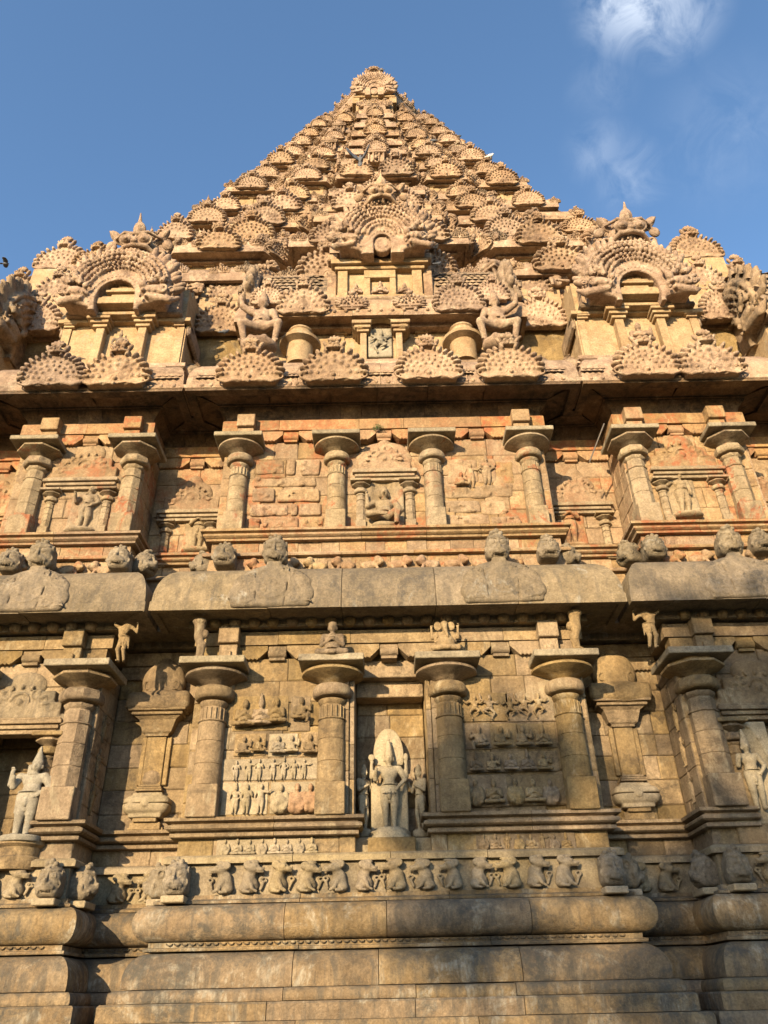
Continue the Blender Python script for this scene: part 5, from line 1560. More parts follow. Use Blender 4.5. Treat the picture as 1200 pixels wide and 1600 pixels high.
# side shrines with their great gables
for s in (-1, 1):
    cx = s * 6.20
    path = [(cx - 1.45, 2.6), (cx - 1.45, .25), (cx + 1.45, .25), (cx + 1.45, 2.6)]
    bb = MB(); bb.box(cx - 1.4, cx + 1.4, .30, 3.2, 12.0, 15.3); bb.box(cx - 1.3, cx + 1.3, .9, 3.2, 15.2, 15.9)
    A = bb.build('side_shrine', M_TWALL, T, smooth=False)
    face_wall(path, 12.4, 14.05, M_TWALL, A, 'shrine_wall', 1.5, seed=5)
    sweep('ledge_stone', [(-.1, 12.3), (.10, 12.3), (.14, 12.42), (.22, 12.46), (.22, 12.56), (.06, 12.60), (-.1, 12.60)], path, M_TOWER, A, maxlen=3, seed=6)
    q = MB()
    for e in (-1, 1):
        q.box(*sorted((cx + e * .40, cx + e * .60)), .05, .3, 12.6, 13.75, .012)
        for k_, (w0, w1, o) in enumerate(((.34, .68, .0), (.30, .74, -.06), (.26, .82, -.12))):
            q.box(*sorted((cx + e * w0, cx + e * w1)), o, .3, 13.75 + .09 * k_, 13.83 + .09 * k_, .008)
    q.box(cx - .80, cx + .80, -.10, .3, 14.05, 14.14, .01); q.box(cx - .90, cx + .90, -.02, .3, 14.15, 14.22, .01)
    q.box(cx - 1.6, cx + 1.6, .10, .35, 14.0, 14.12, .01)
    # small model shrine inside the arch
    q.box(cx - .70, cx + .70, -.14, .5, 14.2, 15.35, .02); q.box(cx - .62, cx + .62, -.30, .4, 14.22, 14.42, .01); q.box(cx - .5, cx + .5, -.26, .4, 14.42, 14.5, .01); q.box(cx - .30, cx + .30, -.22, .4, 14.5, 14.60, .01); q.box(cx - .42, cx + .42, -.30, .4, 14.61, 14.68, .01); q.box(cx - .34, cx + .34, -.26, .4, 14.70, 14.80, .02)
    q.box(cx - .20, cx + .20, -.23, .4, 14.80, 14.96, .03)
    q.build('shrine_doorframe', M_TWALL, A, smooth=False)
    ng = obj('great_arched_gable', KBm, M_TOWER if s < 0 else M_TOWER, T, (cx - (.12 if s < 0 else 0), -.18, 14.22), (.04, 0, 0), (1.42, 1.6, 1.60))
    child('demon_face', KF[0 if s > 0 else 1], M_TOWER, ng, (cx + .12, -.10, (15.88 if s < 0 else 16.08)), (.36, 0, 0), (1.32, 1.2, 1.06))
    rr_ = MB()
    pts = [(cx + 1.3 * math.cos(PI * i / 14), 14.6 + 2.2 * math.sin(PI * i / 14)) for i in range(15)]
    ring = pts + [(cx + .78 * math.cos(PI * i / 14), 14.5 + .95 * math.sin(PI * i / 14)) for i in range(14, -1, -1)]
    rr_.extrude_poly([(cx - 1.3, 14.25), (cx - .55, 14.25)] + [(cx + .55 * math.cos(PI * i / 14), 14.4 + .72 * math.sin(PI * i / 14)) for i in range(14, -1, -1)] + [(cx + .55, 14.25), (cx + 1.3, 14.25)] + pts, .0, 3.2)
    rr_.build('barrel_roof', M_TOWER, A)
    for e in (-1, 1):
        lb = MB(); lb.box(*sorted((cx + e * .62, cx + e * 1.40)), -.05, 1.6, 14.10, 14.24, .04)
        lb.box(*sorted((cx + e * 1.46, cx + e * 1.58)), .25, 1.6, 13.7, 14.2, .05)
        lb.build('gable_bracket', M_SOOT, A, smooth=False)
    # recess shrines between centre and side
    for cx2, yy in ((s * 4.25, 1.55), (s * 9.0, 1.4)):
        path = [(cx2 - .75, 3.0), (cx2 - .75, yy), (cx2 + .75, yy), (cx2 + .75, 3.0)]
        bb = MB(); bb.box(cx2 - .7, cx2 + .7, yy + .05, 3.5, 12.2, 17.6)
        Q = bb.build('recess_shrine', M_TWALL, T, smooth=False)
        face_wall(path, 12.4, 14.75, M_TWALL, Q, 'shrine_wall', .7, seed=8)
        sweep('cornice_stone', cornice_prof(14.75, .5, .35), path, M_TOWER, Q, maxlen=2.5, seed=int(9 + cx2))
        obj('horseshoe_gable', KUDU[2 if s > 0 else 0], M_TOWER, Q, (cx2 - s * .1, yy - .40, 14.68), (.06, 0, 0), (.95, 1.1, 1.15))
        path = [(cx2 - .65, 3.4), (cx2 - .65, yy + .5), (cx2 + .65, yy + .5), (cx2 + .65, 3.4)]
        face_wall(path, 15.2, 16.6, M_TWALL, Q, 'shrine_wall', .7, seed=8)
        sweep('cornice_stone', cornice_prof(16.4, .45, .32), path, M_TOWER, Q, maxlen=2.5, seed=int(19 + cx2))
        obj('horseshoe_gable', KUDU[1], M_TOWER, Q, (cx2 - s * .1, yy + .12, 16.35), (.06, 0, 0), (.90, 1.1, 1.1))
    for x in (3.85, 4.55):
        bl = MB(); bl.lathe([(.34, 0), (.35, .06), (.33, .2), (.26, .34), (.15, .42), (.08, .44), (.13, .47), (.12, .50), (.04, .52)], 16, (s * x, .80, 12.62)); bl.box(s * x - .36, s * x + .36, .45, 1.2, 12.46, 12.62, .02)
        bq = bl.build('bell_finial', M_SOOT, SH)
        obj('small_crest', KS[1], M_TOWER, SH, (s * x, .76, 13.02), (0, 0, 0), (.22, .6, .24))
    # corner shrine whose scaled roof enters at the edge of the picture
    bb = MB(); bb.box(*sorted((s * 9.2, s * 12.6)), .2, 3.6, 12.0, 14.6)
    Q = bb.build('corner_shrine', M_TWALL, T, smooth=False)
    nn = 16
    v = []
    xa, xb = (9.15, 12.8)
    prs = [(1.6 - 1.85 * math.cos(PI * i / nn) * (1.0 + .12 * math.sin(PI * i / nn)), 13.6 + 2.5 * math.sin(PI * i / nn)) for i in range(nn + 1)]
    bb = MB(); v = [(s * x, y, z) for x in (xa, xb) for y, z in prs]
    f = [(i, nn + 1 + i, nn + 2 + i, i + 1) for i in range(nn)] + [tuple(reversed(range(nn + 1))), (0, nn, 2 * nn + 1, nn + 1)]
    if s < 0: f = [tuple(reversed(q_)) for q_ in f]
    bb.add(v, f); bb.build('barrel_roof', M_SOOT, Q)
    for i in range(8):
        y0, z0 = prs[i]; y1, z1 = prs[i + 1]
        dirv = np.array([0, -(z1 - z0), (y1 - y0)]); dirv = dirv / np.linalg.norm(dirv)
        scales(Q, M_SOOT, (s * xa if s > 0 else -(xa + 2.5), y0, z0), (2.5, 0, 0), (0, y1 - y0, z1 - z0), 13, 2, tuple(dirv), .12)
    obj('end_gable', KE, M_SOOT, Q, (s * 9.2, 1.4, 13.75), (0, 0, -s * PI / 2), (1.7, 1.5, 1.9))

# ------------------------------------------------------------------ the receding tiers
def tier_half(W, Y0, p=.50, q=.16):
    c = .06 * W
    return [(0, Y0 - p), (.22 * W, Y0 - p), (.22 * W, Y0 + q), (.31 * W, Y0 + q), (.31 * W, Y0 - .02), (.31 * W + c, Y0 - .02 - c), (.66 * W - c, Y0 - .02 - c), (.66 * W, Y0 - .02), (.66 * W, Y0 + q), (.76 * W, Y0 + q), (.76 * W, Y0), (W, Y0), (W, Y0 + .24 * W), (W - q, Y0 + .24 * W), (W - q, Y0 + .34 * W), (W, Y0 + .34 * W), (W, Y0 + W)]
TIERS = [(10.95, 17.0, 10.35, 19.0), (9.1, 21.0, 8.5, 22.7), (7.65, 24.7, 7.1, 26.2), (6.3, 28.7, 5.76, 30.3), (5.2, 32.1, 4.7, 33.5), (4.3, 35.0, 3.9, 36.4), (3.5, 37.9, 3.12, 39.0)]
prev_top = 15.0
MSH = sc_model_shrine(1)
KUDU.append(sc_kudu(9, .03, 1)); KUDU.append(sc_kudu(12, .03, 2))
SEATED = [RELC[('sit', 0)], RELC[('sit', 1)], RELC[('sitarm', 1)]]
rt = random.Random(21)
ks_face = [0]
def kudus_on(path, ov, z, sc_, par, big=True, every=1.0, small_mix=.3):
    P = offs(path, ov)
    for i in range(len(path) - 1):
        a, b = P[i], P[i + 1]
        d = b - a; L = np.linalg.norm(d)
        a0 = np.array(path[i]); b0 = np.array(path[i + 1])
        if np.dot(b0 - a0, d) < 0 or L < .38 * sc_: continue
        d = d / L
        if max(abs(a[0]), abs(b[0])) > 1e3: continue
        wk = 1.48 * sc_
        n = max(1, int(L / (wk * every) + .25))
        fit = min(1.10, L / (n * wk * 1.02))
        ang = math.atan2(d[1], d[0])
        for j in range(n):
            p = a + d * L * (j + .5) / n
            if p[1] > 13: continue
            mid = abs(j - (n - 1) / 2) < .6
            s_ = sc_ * fit * rt.uniform(.86, 1.06) * (1.12 if mid else .9)
            if not mid and rt.random() < .12:
                q_ = SEATED[rt.randrange(3)]; g_ = sc_ * 1.6
                obj('seated_figure', q_, M_TOWER, par, (p[0], p[1] + .05, z + .05), (.05, 0, ang), (g_, g_ * 1.4, g_)); continue
            if s_ < .28: continue
            if rt.random() < .12 and fit > .6:
                me, zs, nm = MSH, .80, 'model_shrine'
            elif big and fit > .72:
                me, zs = KUDU[rt.randrange(5)], .86
                nm = 'horseshoe_gable'
            else:
                me, zs = KS[rt.randrange(2)], .95
                nm = 'small_gable'
            nv = np.array([d[1], -d[0]])
            if nm == 'horseshoe_gable' and rt.random() < .35 and ks_face[0] < 60:
                ks_face[0] += 1
                obj('crest_face', KF[rt.randrange(2)], M_TOWER, par, (p[0] + nv[0] * .10, p[1] + nv[1] * .10, z + s_ * .74), (.5, 0, ang), (s_ * .42, s_ * .5, s_ * .42))
            if nm == 'model_shrine':
                if abs(p[0]) > 3.2: continue
                p = p - nv * .28
            obj(nm, me, M_TOWER, par, (p[0] + nv[0] * .05, p[1] + nv[1] * .05, z), (rt.uniform(.06, .24), rt.uniform(-.04, .04), ang), (s_, 1.5 * max(s_, .6), s_ * zs * 1.12 * rt.uniform(.92, 1.1)))
            if L / n - wk * s_ / sc_ > .25:
                pass
for ti, (Wt, zt, Wh, zh) in enumerate(TIERS):
    ov = .045 * Wt + .06
    Ww = Wt - ov
    Yw = 13 - Ww
    path = mirror(tier_half(Ww, Yw))
    cr_ = MB(); cr_.box(-Ww + .3, Ww - .3, Yw + .25, 26 - Yw - .25, prev_top - 1.2, zt + .45); cr_.box(-Wh + .55, Wh - .55, 13 - Wh + .6, 13 + Wh - .6, zt, zh + .55)
    TP = cr_.build('roof_tier', M_TWALL, T, smooth=False)
    h = .62 - .025 * ti
    face_wall(path, prev_top - .3, zt, M_TWALL, TP, 'tier_wall', .85 - .05 * ti, seed=ti)
    cp = sweep('tier_cornice', cornice_prof(zt, h, ov), path, M_TOWER, TP, maxlen=2.0, seed=ti * 5 + 80, joined=True)
    cp.build('tier_cornice', M_TOWER, TP)
    ks = (1.02, .98, .90, .86, .74, .64, .56)[ti]
    kudus_on(path, ov, zt + .02, ks * .95, TP, True, 1.55)
    if ti < 4:
        for sx_ in np.arange(-Wt, Wt, .30):
            yy_ = Yw - ov - (.32 if abs(sx_) < .22 * Ww else 0) - (.18 if abs(sx_) < .22 * Ww else 0)
            if abs(sx_) < .22 * Ww or abs(sx_) > .78 * Ww: obj('stud', STUD, M_TOWER, TP, (float(sx_), float(yy_), zt + .08), (0, 0, 0), (.055, .055, .055))
    ov2 = .045 * Wh + .05
    Wv = Wh - ov2; Yv = 13 - Wv
    path2 = mirror(tier_half(Wv, Yv, p=.75 - .05 * ti))
    face_wall(path2, zt + h * .8, zh, M_TWALL, TP, 'tier_wall', .7 - .04 * ti, seed=ti + 50)
    cp = sweep('tier_cornice', cornice_prof(zh, h, ov2), path2, M_TOWER, TP, maxlen=2.0, seed=ti * 5 + 81, joined=True)
    cp.build('tier_cornice', M_TOWER, TP)
    kudus_on(path2, ov2, zh + .0, ks * .84, TP, True, 2.1)
    # smaller worn gables and crests on the shoulders between the big ones
    for pp_, oo_, zz_ in ((path, ov, zt), (path2, ov2, zh)):
        PO = offs(pp_, oo_)
        for i in range(len(pp_) - 1):
            d = PO[i + 1] - PO[i]; L = float(np.linalg.norm(d))
            if L < 1.1 * ks or abs(d[1]) > .9 * L or PO[i][1] > 12: continue
            d = d / L; ang = math.atan2(d[1], d[0])
            for t in ((.07, .93) if L < 2.6 * ks else (.05, .30, .70, .95)):
                if rt.random() < .12: continue
                q_ = PO[i] + d * L * t; s_ = ks * rt.uniform(.34, .48)
                nv = np.array([d[1], -d[0]])
                obj('small_gable', KS[rt.randrange(2)], M_TOWER if rt.random() < .8 else M_SOOT, TP, (q_[0] - nv[0] * .06, q_[1] - nv[1] * .06, zz_ + h * rt.uniform(.30, .5)), (rt.uniform(-.25, .0), 0, ang), (s_, s_ * 2.0, s_ * 1.15))
    if ti == 0:
        for s_ in (-1, 1):
            kk = obj('horseshoe_gable', KUDU[0 if s_ < 0 else 2], M_TOWER, TP, (s_ * 9.70, Yv - ov2 - .05, zh - .05), (0, 0, 0), (1.15, 1.4, 1.25))
            obj('horseshoe_gable', KUDU[1], M_TOWER, TP, (s_ * 10.35, Yw - ov - .05, zt - .05), (0, 0, 0), (.95, 1.4, 1.15))
    # rounded roofs of the little shrines on this row
    for (xa, xb, hh) in ((-.20, .20, .8), (.37, .60, .7), (-.60, -.37, .7), (.79, .985, .62), (-.985, -.79, .62)):
        xa *= Wv; xb *= Wv
        yy = Yv - .02 if abs(xa + xb) > .1 else Yv - .55
        S_ = MB()
        dome = [(0, 0), (.0, .35), (.12, .75), (.35, .98), (.6, 1.0)]
        n_ = len(dome)
        v = []
        for o_, z_ in dome:
            o_ *= .5 * (xb - xa) * .8
            v += [(xa + o_, yy + o_, zh + h * .8 + z_ * hh), (xb - o_, yy + o_, zh + h * .8 + z_ * hh), (xb - o_, yy + 1.6 - o_, zh + h * .8 + z_ * hh), (xa + o_, yy + 1.6 - o_, zh + h * .8 + z_ * hh)]
        S_.add(v, [(4 * i + j, 4 * i + (j + 1) % 4, 4 * i + 4 + (j + 1) % 4, 4 * i + 4 + j) for i in range(n_ - 1) for j in range(4)] + [tuple(4 * n_ - 4 + j for j in range(4))])
        S_.build('shrine_roof', M_TOWER, TP)
    # seated figures between the gables
    for x in (-.71, -.27, .27, .71, -.5, .5, -.87, .87):
        sc2 = 1.5 - .08 * ti
        obj('seated_figure', SEATED[rt.randrange(3)], M_TOWER, TP, (x * Wv, Yv - .12 - (.06 * Wv if abs(x) == .5 else 0), zt + h * .9), (0, 0, 0), (sc2, sc2 * 1.4, sc2))
    prev_top = zh + h * .8

# neck, dome and its front gable
DM = MB()
DM.lathe([(2.2, 38.8), (2.2, 41.0), (2.6, 41.1), (2.85, 41.4), (2.95, 41.8), (2.92, 42.4), (2.72, 43.0), (2.3, 43.7), (1.6, 44.3), (.8, 44.7), (.5, 44.8)], 8, (0, 13, 0), rot=PI / 8)
for i in range(14):
    a = -PI * (i + .5) / 14
    obj('small_gable', KS[i % 2], M_TOWER, T, (2.85 * math.cos(a), 13 + 2.85 * math.sin(a), 41.25), (0, 0, a + PI / 2), (.55, .9, .62))
    obj('small_gable', KS[(i + 1) % 2], M_TOWER, T, (2.55 * math.cos(a + .1), 13 + 2.55 * math.sin(a + .1), 42.5), (.35, 0, a + .1 + PI / 2), (.5, .9, .8))
D = DM.build('dome', M_TOWER, T)
nk = MB(); nk.box(-1.0, 1.0, 10.1, 12, 39.6, 41.6, .03); nk.box(-1.15, 1.15, 9.95, 12, 41.5, 41.75, .03); nk.box(-1.2, -.8, 10.0, 12, 41.0, 41.6, .02); nk.box(.8, 1.2, 10.0, 12, 41.0, 41.6, .02)
nk.box(-.5, .5, 9.95, 12, 39.6, 41.0, .03)
nk.build('front_projection', M_TWALL, D, smooth=False)
fg = obj('front_gable', KB, M_TOWER, T, (0, 9.95, 41.75), (.1, 0, 0), (1.2, 1.3, 1.5))
child('demon_face', KF[0], M_TOWER, fg, (0, 9.8, 43.45), (.1, 0, 0), (.85, .8, .62))
for s in (-1, 1): obj('small_gable', KS[1], M_TOWER, D, (s * .55, 9.9, 40.5), (0, 0, 0), (.6, .8, .6))
# ------------------------------------------------------------------ free-standing sculptures
def statue(name, me, mat, px, py0, py1, Y, hgt, label, group=None, flip=1, rz=0.0, cat='statue', sx=1.0):
    """hgt: height of the mesh; py0/py1: top and foot rows of the photograph at depth Y"""
    x, z0 = at(px, py1, Y); _, z1 = at(px, py0, Y)
    s = (z1 - z0) / hgt
    o = obj(name, me, mat, None, (x, Y, z0), (0, 0, rz), (s * flip * sx, s, s))
    return tag(o, label, cat, group)

# main four-armed standing figure
S = Sculpt((-.42, -.24, -.02), (.42, .16, 1.50), .0125)
S.rnd((0, -.02, .05), .27, .05, .012, .008); S.rnd((0, -.02, .115), .235, .022, .008, .004, R2=.22); S.rnd((0, -.02, .015), .29, .02, .01, .006)
S.box((0, .06, .52), (.25, .03, .42), .03, .02)
S.ell((0, .055, 1.12), (.215, .03, .38), .02)
S.box((-.17, .06, .86), (.07, .25, .12), .02, .004, 'sub'); S.box((.17, .06, .86), (.07, .25, .12), .02, .004, 'sub')
human(S, (0, -.06, .13), 1.0, 'stand', [(-1, 'abhaya'), (1, 'hip'), (-1, 'back_up'), (1, 'back_up')], 'tall', th=1.08)
S.disc((-.235, -.06, 1.06), .045, .02, .01, .01); S.ell((.235, -.06, 1.06), (.035, .03, .055), .01)
for i in range(4): S.tor((0, -.075, .60 - .018 * i), .10, .006, 'z', .004, sx=1.0)
S.tor((0, -.10, .50), .045, .010, 'y', .005, a0=-3.2, a1=.2)
MAIN = finish(S, 'standing_deity', .0, .09)
statue('standing_deity_statue', MAIN, M_PALE, 610, 1139, 1314, .42, 1.47, 'pale four-armed standing deity with tall crown and oval halo in the central niche')
ax, az = at(612, 1314, .42)
pd = MB(); pd.box(ax - .38, ax + .38, .05, .78, 2.02, az, .02)
tag(pd.build('statue_plinth', M_LOW, None, smooth=False), 'plain stone block carrying the pale central deity', 'plinth')
# attendants
S = Sculpt((-.24, -.22, -.02), (.24, .12, 1.22), .0135)
S.rnd((0, -.02, .03), .15, .05, .01, .01)
human(S, (0, -.03, .08), .92, 'stand', [(-1, 'pray'), (1, 'abhaya')], 'short', sway=.05)
ATT = finish(S, 'attendant', 0, .10)
for px, rz, fl, lab in ((566, .75, 1, 'small pale attendant figure half hidden left of the central deity'), (661, -.75, -1, 'small pale attendant figure half hidden right of the central deity')):
    statue('attendant_statue', ATT, M_PALE, px, 1194, 1308, .50, 1.06, lab, 'attendants beside the central deity', fl, rz, sx=.8)
    x, z = at(px, 1312, .46)
    q = MB(); q.box(x - .16, x + .16, .25, .78, 2.02, z, .015)
    tag(q.build('attendant_plinth', M_CREAM, None, smooth=False), 'small stone block under the attendant %s of the central deity' % ('left' if px < 600 else 'right'), 'plinth', 'blocks under the attendants')
# left bay statue
S = Sculpt((-.36, -.24, -.02), (.36, .14, 1.42), .0125)
S.rnd((0, -.01, .03), .22, .04, .01, .01)
S.box((0, .07, .55), (.12, .03, .5), .03, .02)
human(S, (0, -.05, .06), 1.02, 'stand', [(-1, 'abhaya'), (1, 'hip'), (-1, 'back_up'), (1, 'back_up')], 'cone', sway=.08, fat=1.15, th=1.3)
S.tor((0, -.10, .46), .07, .012, 'y', .006, a0=-3.2, a1=.2)
S.cap((.24, .0, .92), (.29, .0, 1.14), .02, .012, .01)
LST = finish(S, 'pointed_crown_deity', 0, .10)
statue('standing_deity_statue', LST, M_SGREY, 31, 1163, 1316, -.10, 1.32, sx=1.22, label='grey standing deity with pointed crown in the left-hand niche')
ax, az = at(33, 1316, .0)
pd = MB(); pd.lathe([(.34, az - .42), (.36, az - .38), (.36, az - .25), (.30, az - .22), (.32, az - .10), (.38, az - .06), (.38, az - .005), (.2, az)], 24, (ax, .05, 0))
tag(pd.build('statue_plinth', M_LOW, None), 'round moulded pedestal under the grey pointed-crown deity', 'plinth')
# right bay statue inside an oval flame hollow
S = Sculpt((-.48, -.34, -.08), (.48, .2, 1.66), .014)
S.box((0, .05, .78), (.47, .09, .84), .02, .01)
S.ell((0, -.07, .86), (.36, .15, .75), .01, 'sub')
for i in range(13):
    a = PI * (-.35 + 1.7 * i / 12); S.ell((math.cos(a) * .38, -.045, .86 + math.sin(a) * .76), (.035, .02, .05), .01)
human(S, (-.02, -.12, .14), 1.12, 'stand', [(-1, 'abhaya'), (1, 'hip')], 'tall', th=1.2, fat=1.1)
RST = finish(S, 'deity_in_oval', 0, .13)
statue('standing_deity_statue', RST, M_PALE, 1192, 1128, 1282, -.02, 1.62, 'pale deity standing in an oval flame hollow in the right-hand niche', rz=0)
q = MB(); x, z = at(1187, 1275, .18); q.box(x - .5, x + .5, -.05, .5, 2.02, z, .02)
tag(q.build('statue_plinth', M_LOW, None, smooth=False), 'stone blocks below the pale deity in the oval hollow', 'plinth')

# seated figures over the inner pillars
S = Sculpt((-.32, -.26, -.02), (.32, .12, .74), .0125)
S.ell((0, -.02, .06), (.26, .17, .08), .02)
human(S, (0, -.02, .02), 1.08, 'sit', [(-1, 'pray'), (1, 'pray')], 'cap', fat=1.25)
GANA = finish(S, 'seated_dwarf', 0, .10)
statue('seated_dwarf_statue', GANA, M_LOW, 519, 974, 1031, -.40, .63, 'plump seated stone figure with folded hands on the pillar left of the central niche')
S = Sculpt((-.34, -.28, -.02), (.34, .12, .74), .0125)
human(S, (0, -.02, .02), 1.05, 'sit', [(-1, 'up'), (1, 'up'), (-1, 'lap'), (1, 'lap')], 'cap', fat=1.3, face=False)
S.ell((0, -.11, .19), (.16, .10, .14), .03)
S.cap((0, -.09, .53), (0, -.18, .40), .05, .035, .02); S.cap((0, -.18, .40), (.03, -.21, .26), .035, .022, .02)
for sg in (-1, 1): S.ell((sg * .12, -.0, .54), (.07, .02, .09), .015)
GANE = finish(S, 'elephant_headed_figure', 0, .10)
statue('elephant_headed_statue', GANE, M_LOW, 697, 972, 1023, -.40, .62, 'seated elephant-headed stone figure on the pillar right of the central niche')

# standing, headless bracket figures under the first cornice
S = Sculpt((-.24, -.20, -.02), (.24, .16, .92), .0135)
human(S, (0, 0, .02), 1.0, 'stand', [(-1, 'back_up'), (1, 'raise')], None, sway=.22, head=False, k=.02)
S.ell((-.02, .0, .82), (.10, .08, .06), .03)
BRK = finish(S, 'bracket_figure', 0, .12)
S = Sculpt((-.26, -.22, -.02), (.26, .22, 1.0), .0135)
S.cap((-.02, 0, .04), (.02, -.03, .30), .055, .075, .03); S.cap((.02, -.03, .30), (-.04, 0, .55), .075, .10, .03); S.cap((-.04, 0, .55), (-.05, -.02, .85), .11, .14, .04)
S.cap((.06, .0, .05), (.08, -.02, .35), .05, .06, .03); S.ell((-.06, -.06, .88), (.16, .12, .09), .04); S.ell((0, -.05, .02), (.14, .12, .05), .02)
S.ell((.10, 0, .60), (.07, .08, .10), .03)
BRK2 = finish(S, 'broken_bracket_figure', .010, .2, 2, 9)
statue('bracket_statue', BRK2, M_LOW, 310, 968, 1031, -.42, .96, 'eroded headless bracket figure on the left outer pillar of the central bay')
statue('bracket_statue', BRK, M_LOW, 188, 974, 1036, -.42, .90, 'slender headless bracket figure with raised arms above the far left bay pillar', flip=-1)
statue('bracket_statue', BRK2, M_LOW, 903, 955, 1017, -.42, .96, 'eroded bracket figure leaning outward on the right outer pillar of the central bay', flip=-1)
statue('bracket_statue', BRK, M_LOW, 1021, 954, 1014, -.42, .90, 'headless bracket figure standing above the left pillar of the right-hand bay', sx=1.15)

# second storey niche figures
def fig2(nm, px, y0, y1, Y, lab, legs, arms, crown, mat, sway=0, slabk=None, rzz=0, group=None):
    S = Sculpt((-.36, -.22, -.04), (.36, .12, 1.42), .014)
    if slabk == 'oval':
        S.box((0, .05, .62), (.36, .06, .68), .03, .02); S.ell((0, -.05, .66), (.27, .09, .62), .01, 'sub')
        S.ell((0, -.03, .03), (.22, .08, .08), .03)
    elif slabk == 'slab':
        S.box((0, .05, .62), (.30, .05, .64), .05, .03); S.ell((0, -.03, .02), (.28, .14, .08), .03)
    human(S, (0, -.01, .08), 1.0 if legs != 'lalita' else 1.35, legs, arms, crown, sway=sway, th=1.3, fat=1.15)
    o = statue(nm, finish(S, nm, .004, .10), mat, px, y0, y1, Y, 1.28 if legs != 'lalita' else 1.28, lab, group, sx=1.12)
    o.scale[1] *= 1.35
    return o
fig2('niche_figure', 601, 741, 824, .10, 'seated figure in an oval hollow, centre of the upper storey', 'lalita', [(-1, 'up'), (1, 'hip')], 'short', M_PIL, 0, 'oval')
fig2('niche_figure', 125, 750, 834, .10, 'swaying standing figure in the upper niche of the left-hand bay', 'stand', [(-1, 'abhaya'), (1, 'hip')], 'short', M_PIL, .16, 'slab')
fig2('niche_figure', 1074, 728, 809, .10, 'standing figure in the upper niche of the right-hand bay', 'stand', [(-1, 'up'), (1, 'down')], 'tall', M_PIL, .10, 'slab')
fig2('niche_figure', 306, 786, 864, .98, 'praying standing figure in the recess left of the central bay, upper storey', 'stand', [(-1, 'pray'), (1, 'pray')], 'tall', M_PIL, 0, 'slab')
fig2('niche_figure', 896, 774, 858, .98, 'praying broad-shouldered figure in the recess right of the central bay, upper storey', 'stand', [(-1, 'pray'), (1, 'pray')], 'short', M_RED, 0, 'slab')
fig2('niche_figure', 10, 796, 876, .98, 'figure with headdress at the left edge of the picture, upper storey', 'stand', [(-1, 'down'), (1, 'hip')], 'tall', M_PIL, 0, 'slab')
fig2('niche_figure', 1192, 768, 846, .98, 'half-seen figure at the right edge of the picture, upper storey', 'stand', [(-1, 'hip'), (1, 'down')], 'short', M_UP, 0, 'slab')

# dancer in the parapet niche and the figures inside the side gables
S = Sculpt((-.44, -.2, -.04), (.44, .12, 1.30), .018)
S.box((0, .05, .60), (.40, .06, .64), .06, .03); S.ell((0, -.04, .62), (.33, .07, .56), .01, 'sub')
human(S, (0, -.02, .08), 1.0, 'dance', [(-1, 'raise'), (1, 'out'), (1, 'hip'), (-1, 'outd')], 'tall', sway=.14)
statue('dancer_statue', finish(S, 'dancer', .004, .10), M_SGREY, 594, 512, 556, .72, 1.26, 'greyish dancing figure under an arched hood on the parapet centre')
SM = sc_relief('stand', 2, .016)
statue('gable_figure', SM, M_SOOT, 181, 517, 556, .12, .50, 'small grey standing figure in the doorway of the left great gable', sx=1.3)
statue('gable_figure', sc_relief('sitarm', 0, .016), M_TOWER, 1004, 500, 540, .12, .45, 'small figure in the doorway of the right great gable', sx=1.1)

# big squatting guardians at the ends of the central parapet shrine
S = Sculpt((-.62, -.42, -.02), (.62, .24, 1.62), .026)
S.ell((0, -.06, .08), (.34, .26, .14), .04)
for sg in (-1, 1): S.ell((sg * .12, -.26, .12), (.07, .06, .06), .02)
human(S, (0, .0, -.10), 1.45, 'squat', [(-1, 'knee'), (1, 'raise')], 'cone', fat=1.25, th=1.35)
GRD = finish(S, 'squatting_guardian', .006, .2)
for px, y0, y1, fl, lab in ((404, 452, 548, -1, 'squatting stucco guardian with raised arm left of the parapet dancer'), (783, 449, 545, 1, 'squatting stucco guardian with raised arm right of the parapet dancer')):
    x, z0 = at(px, y1, .25); _, z1 = at(px, y0, .25)
    o = obj('guardian_statue', GRD, M_TOWER, None, (x, .30, z0), (0, 0, 0), ((z1 - z0) / 1.66 * fl, (z1 - z0) / 1.66, (z1 - z0) / 1.60))
    tag(o, lab, 'statue', 'guardians of the central parapet shrine')
# seated people of stucco near the far left and right silhouettes
S = Sculpt((-.42, -.3, -.02), (.42, .2, 1.1), .026)
human(S, (0, 0, .02), 1.2, 'lalita', [(-1, 'up'), (1, 'lap')], 'short', fat=1.1)
SEA = finish(S, 'seated_stucco_figure', .006, .2)
for px, y0, y1, Y, fl, lab in ((62, 418, 458, 2.3, 1, 'seated stucco man with hand at his ear near the left skyline'), (1122, 404, 446, 2.3, -1, 'seated stucco pair figure under the right skyline gable'),
                           (305, 425, 462, 1.5, 1, 'seated stucco figure above the gable left of the central shrine'), (873, 412, 450, 1.5, -1, 'seated stucco figure above the gable right of the central shrine')):
    statue('seated_stucco_statue', SEA, M_TOWER, px, y0, y1, Y, .98, lab, flip=fl)

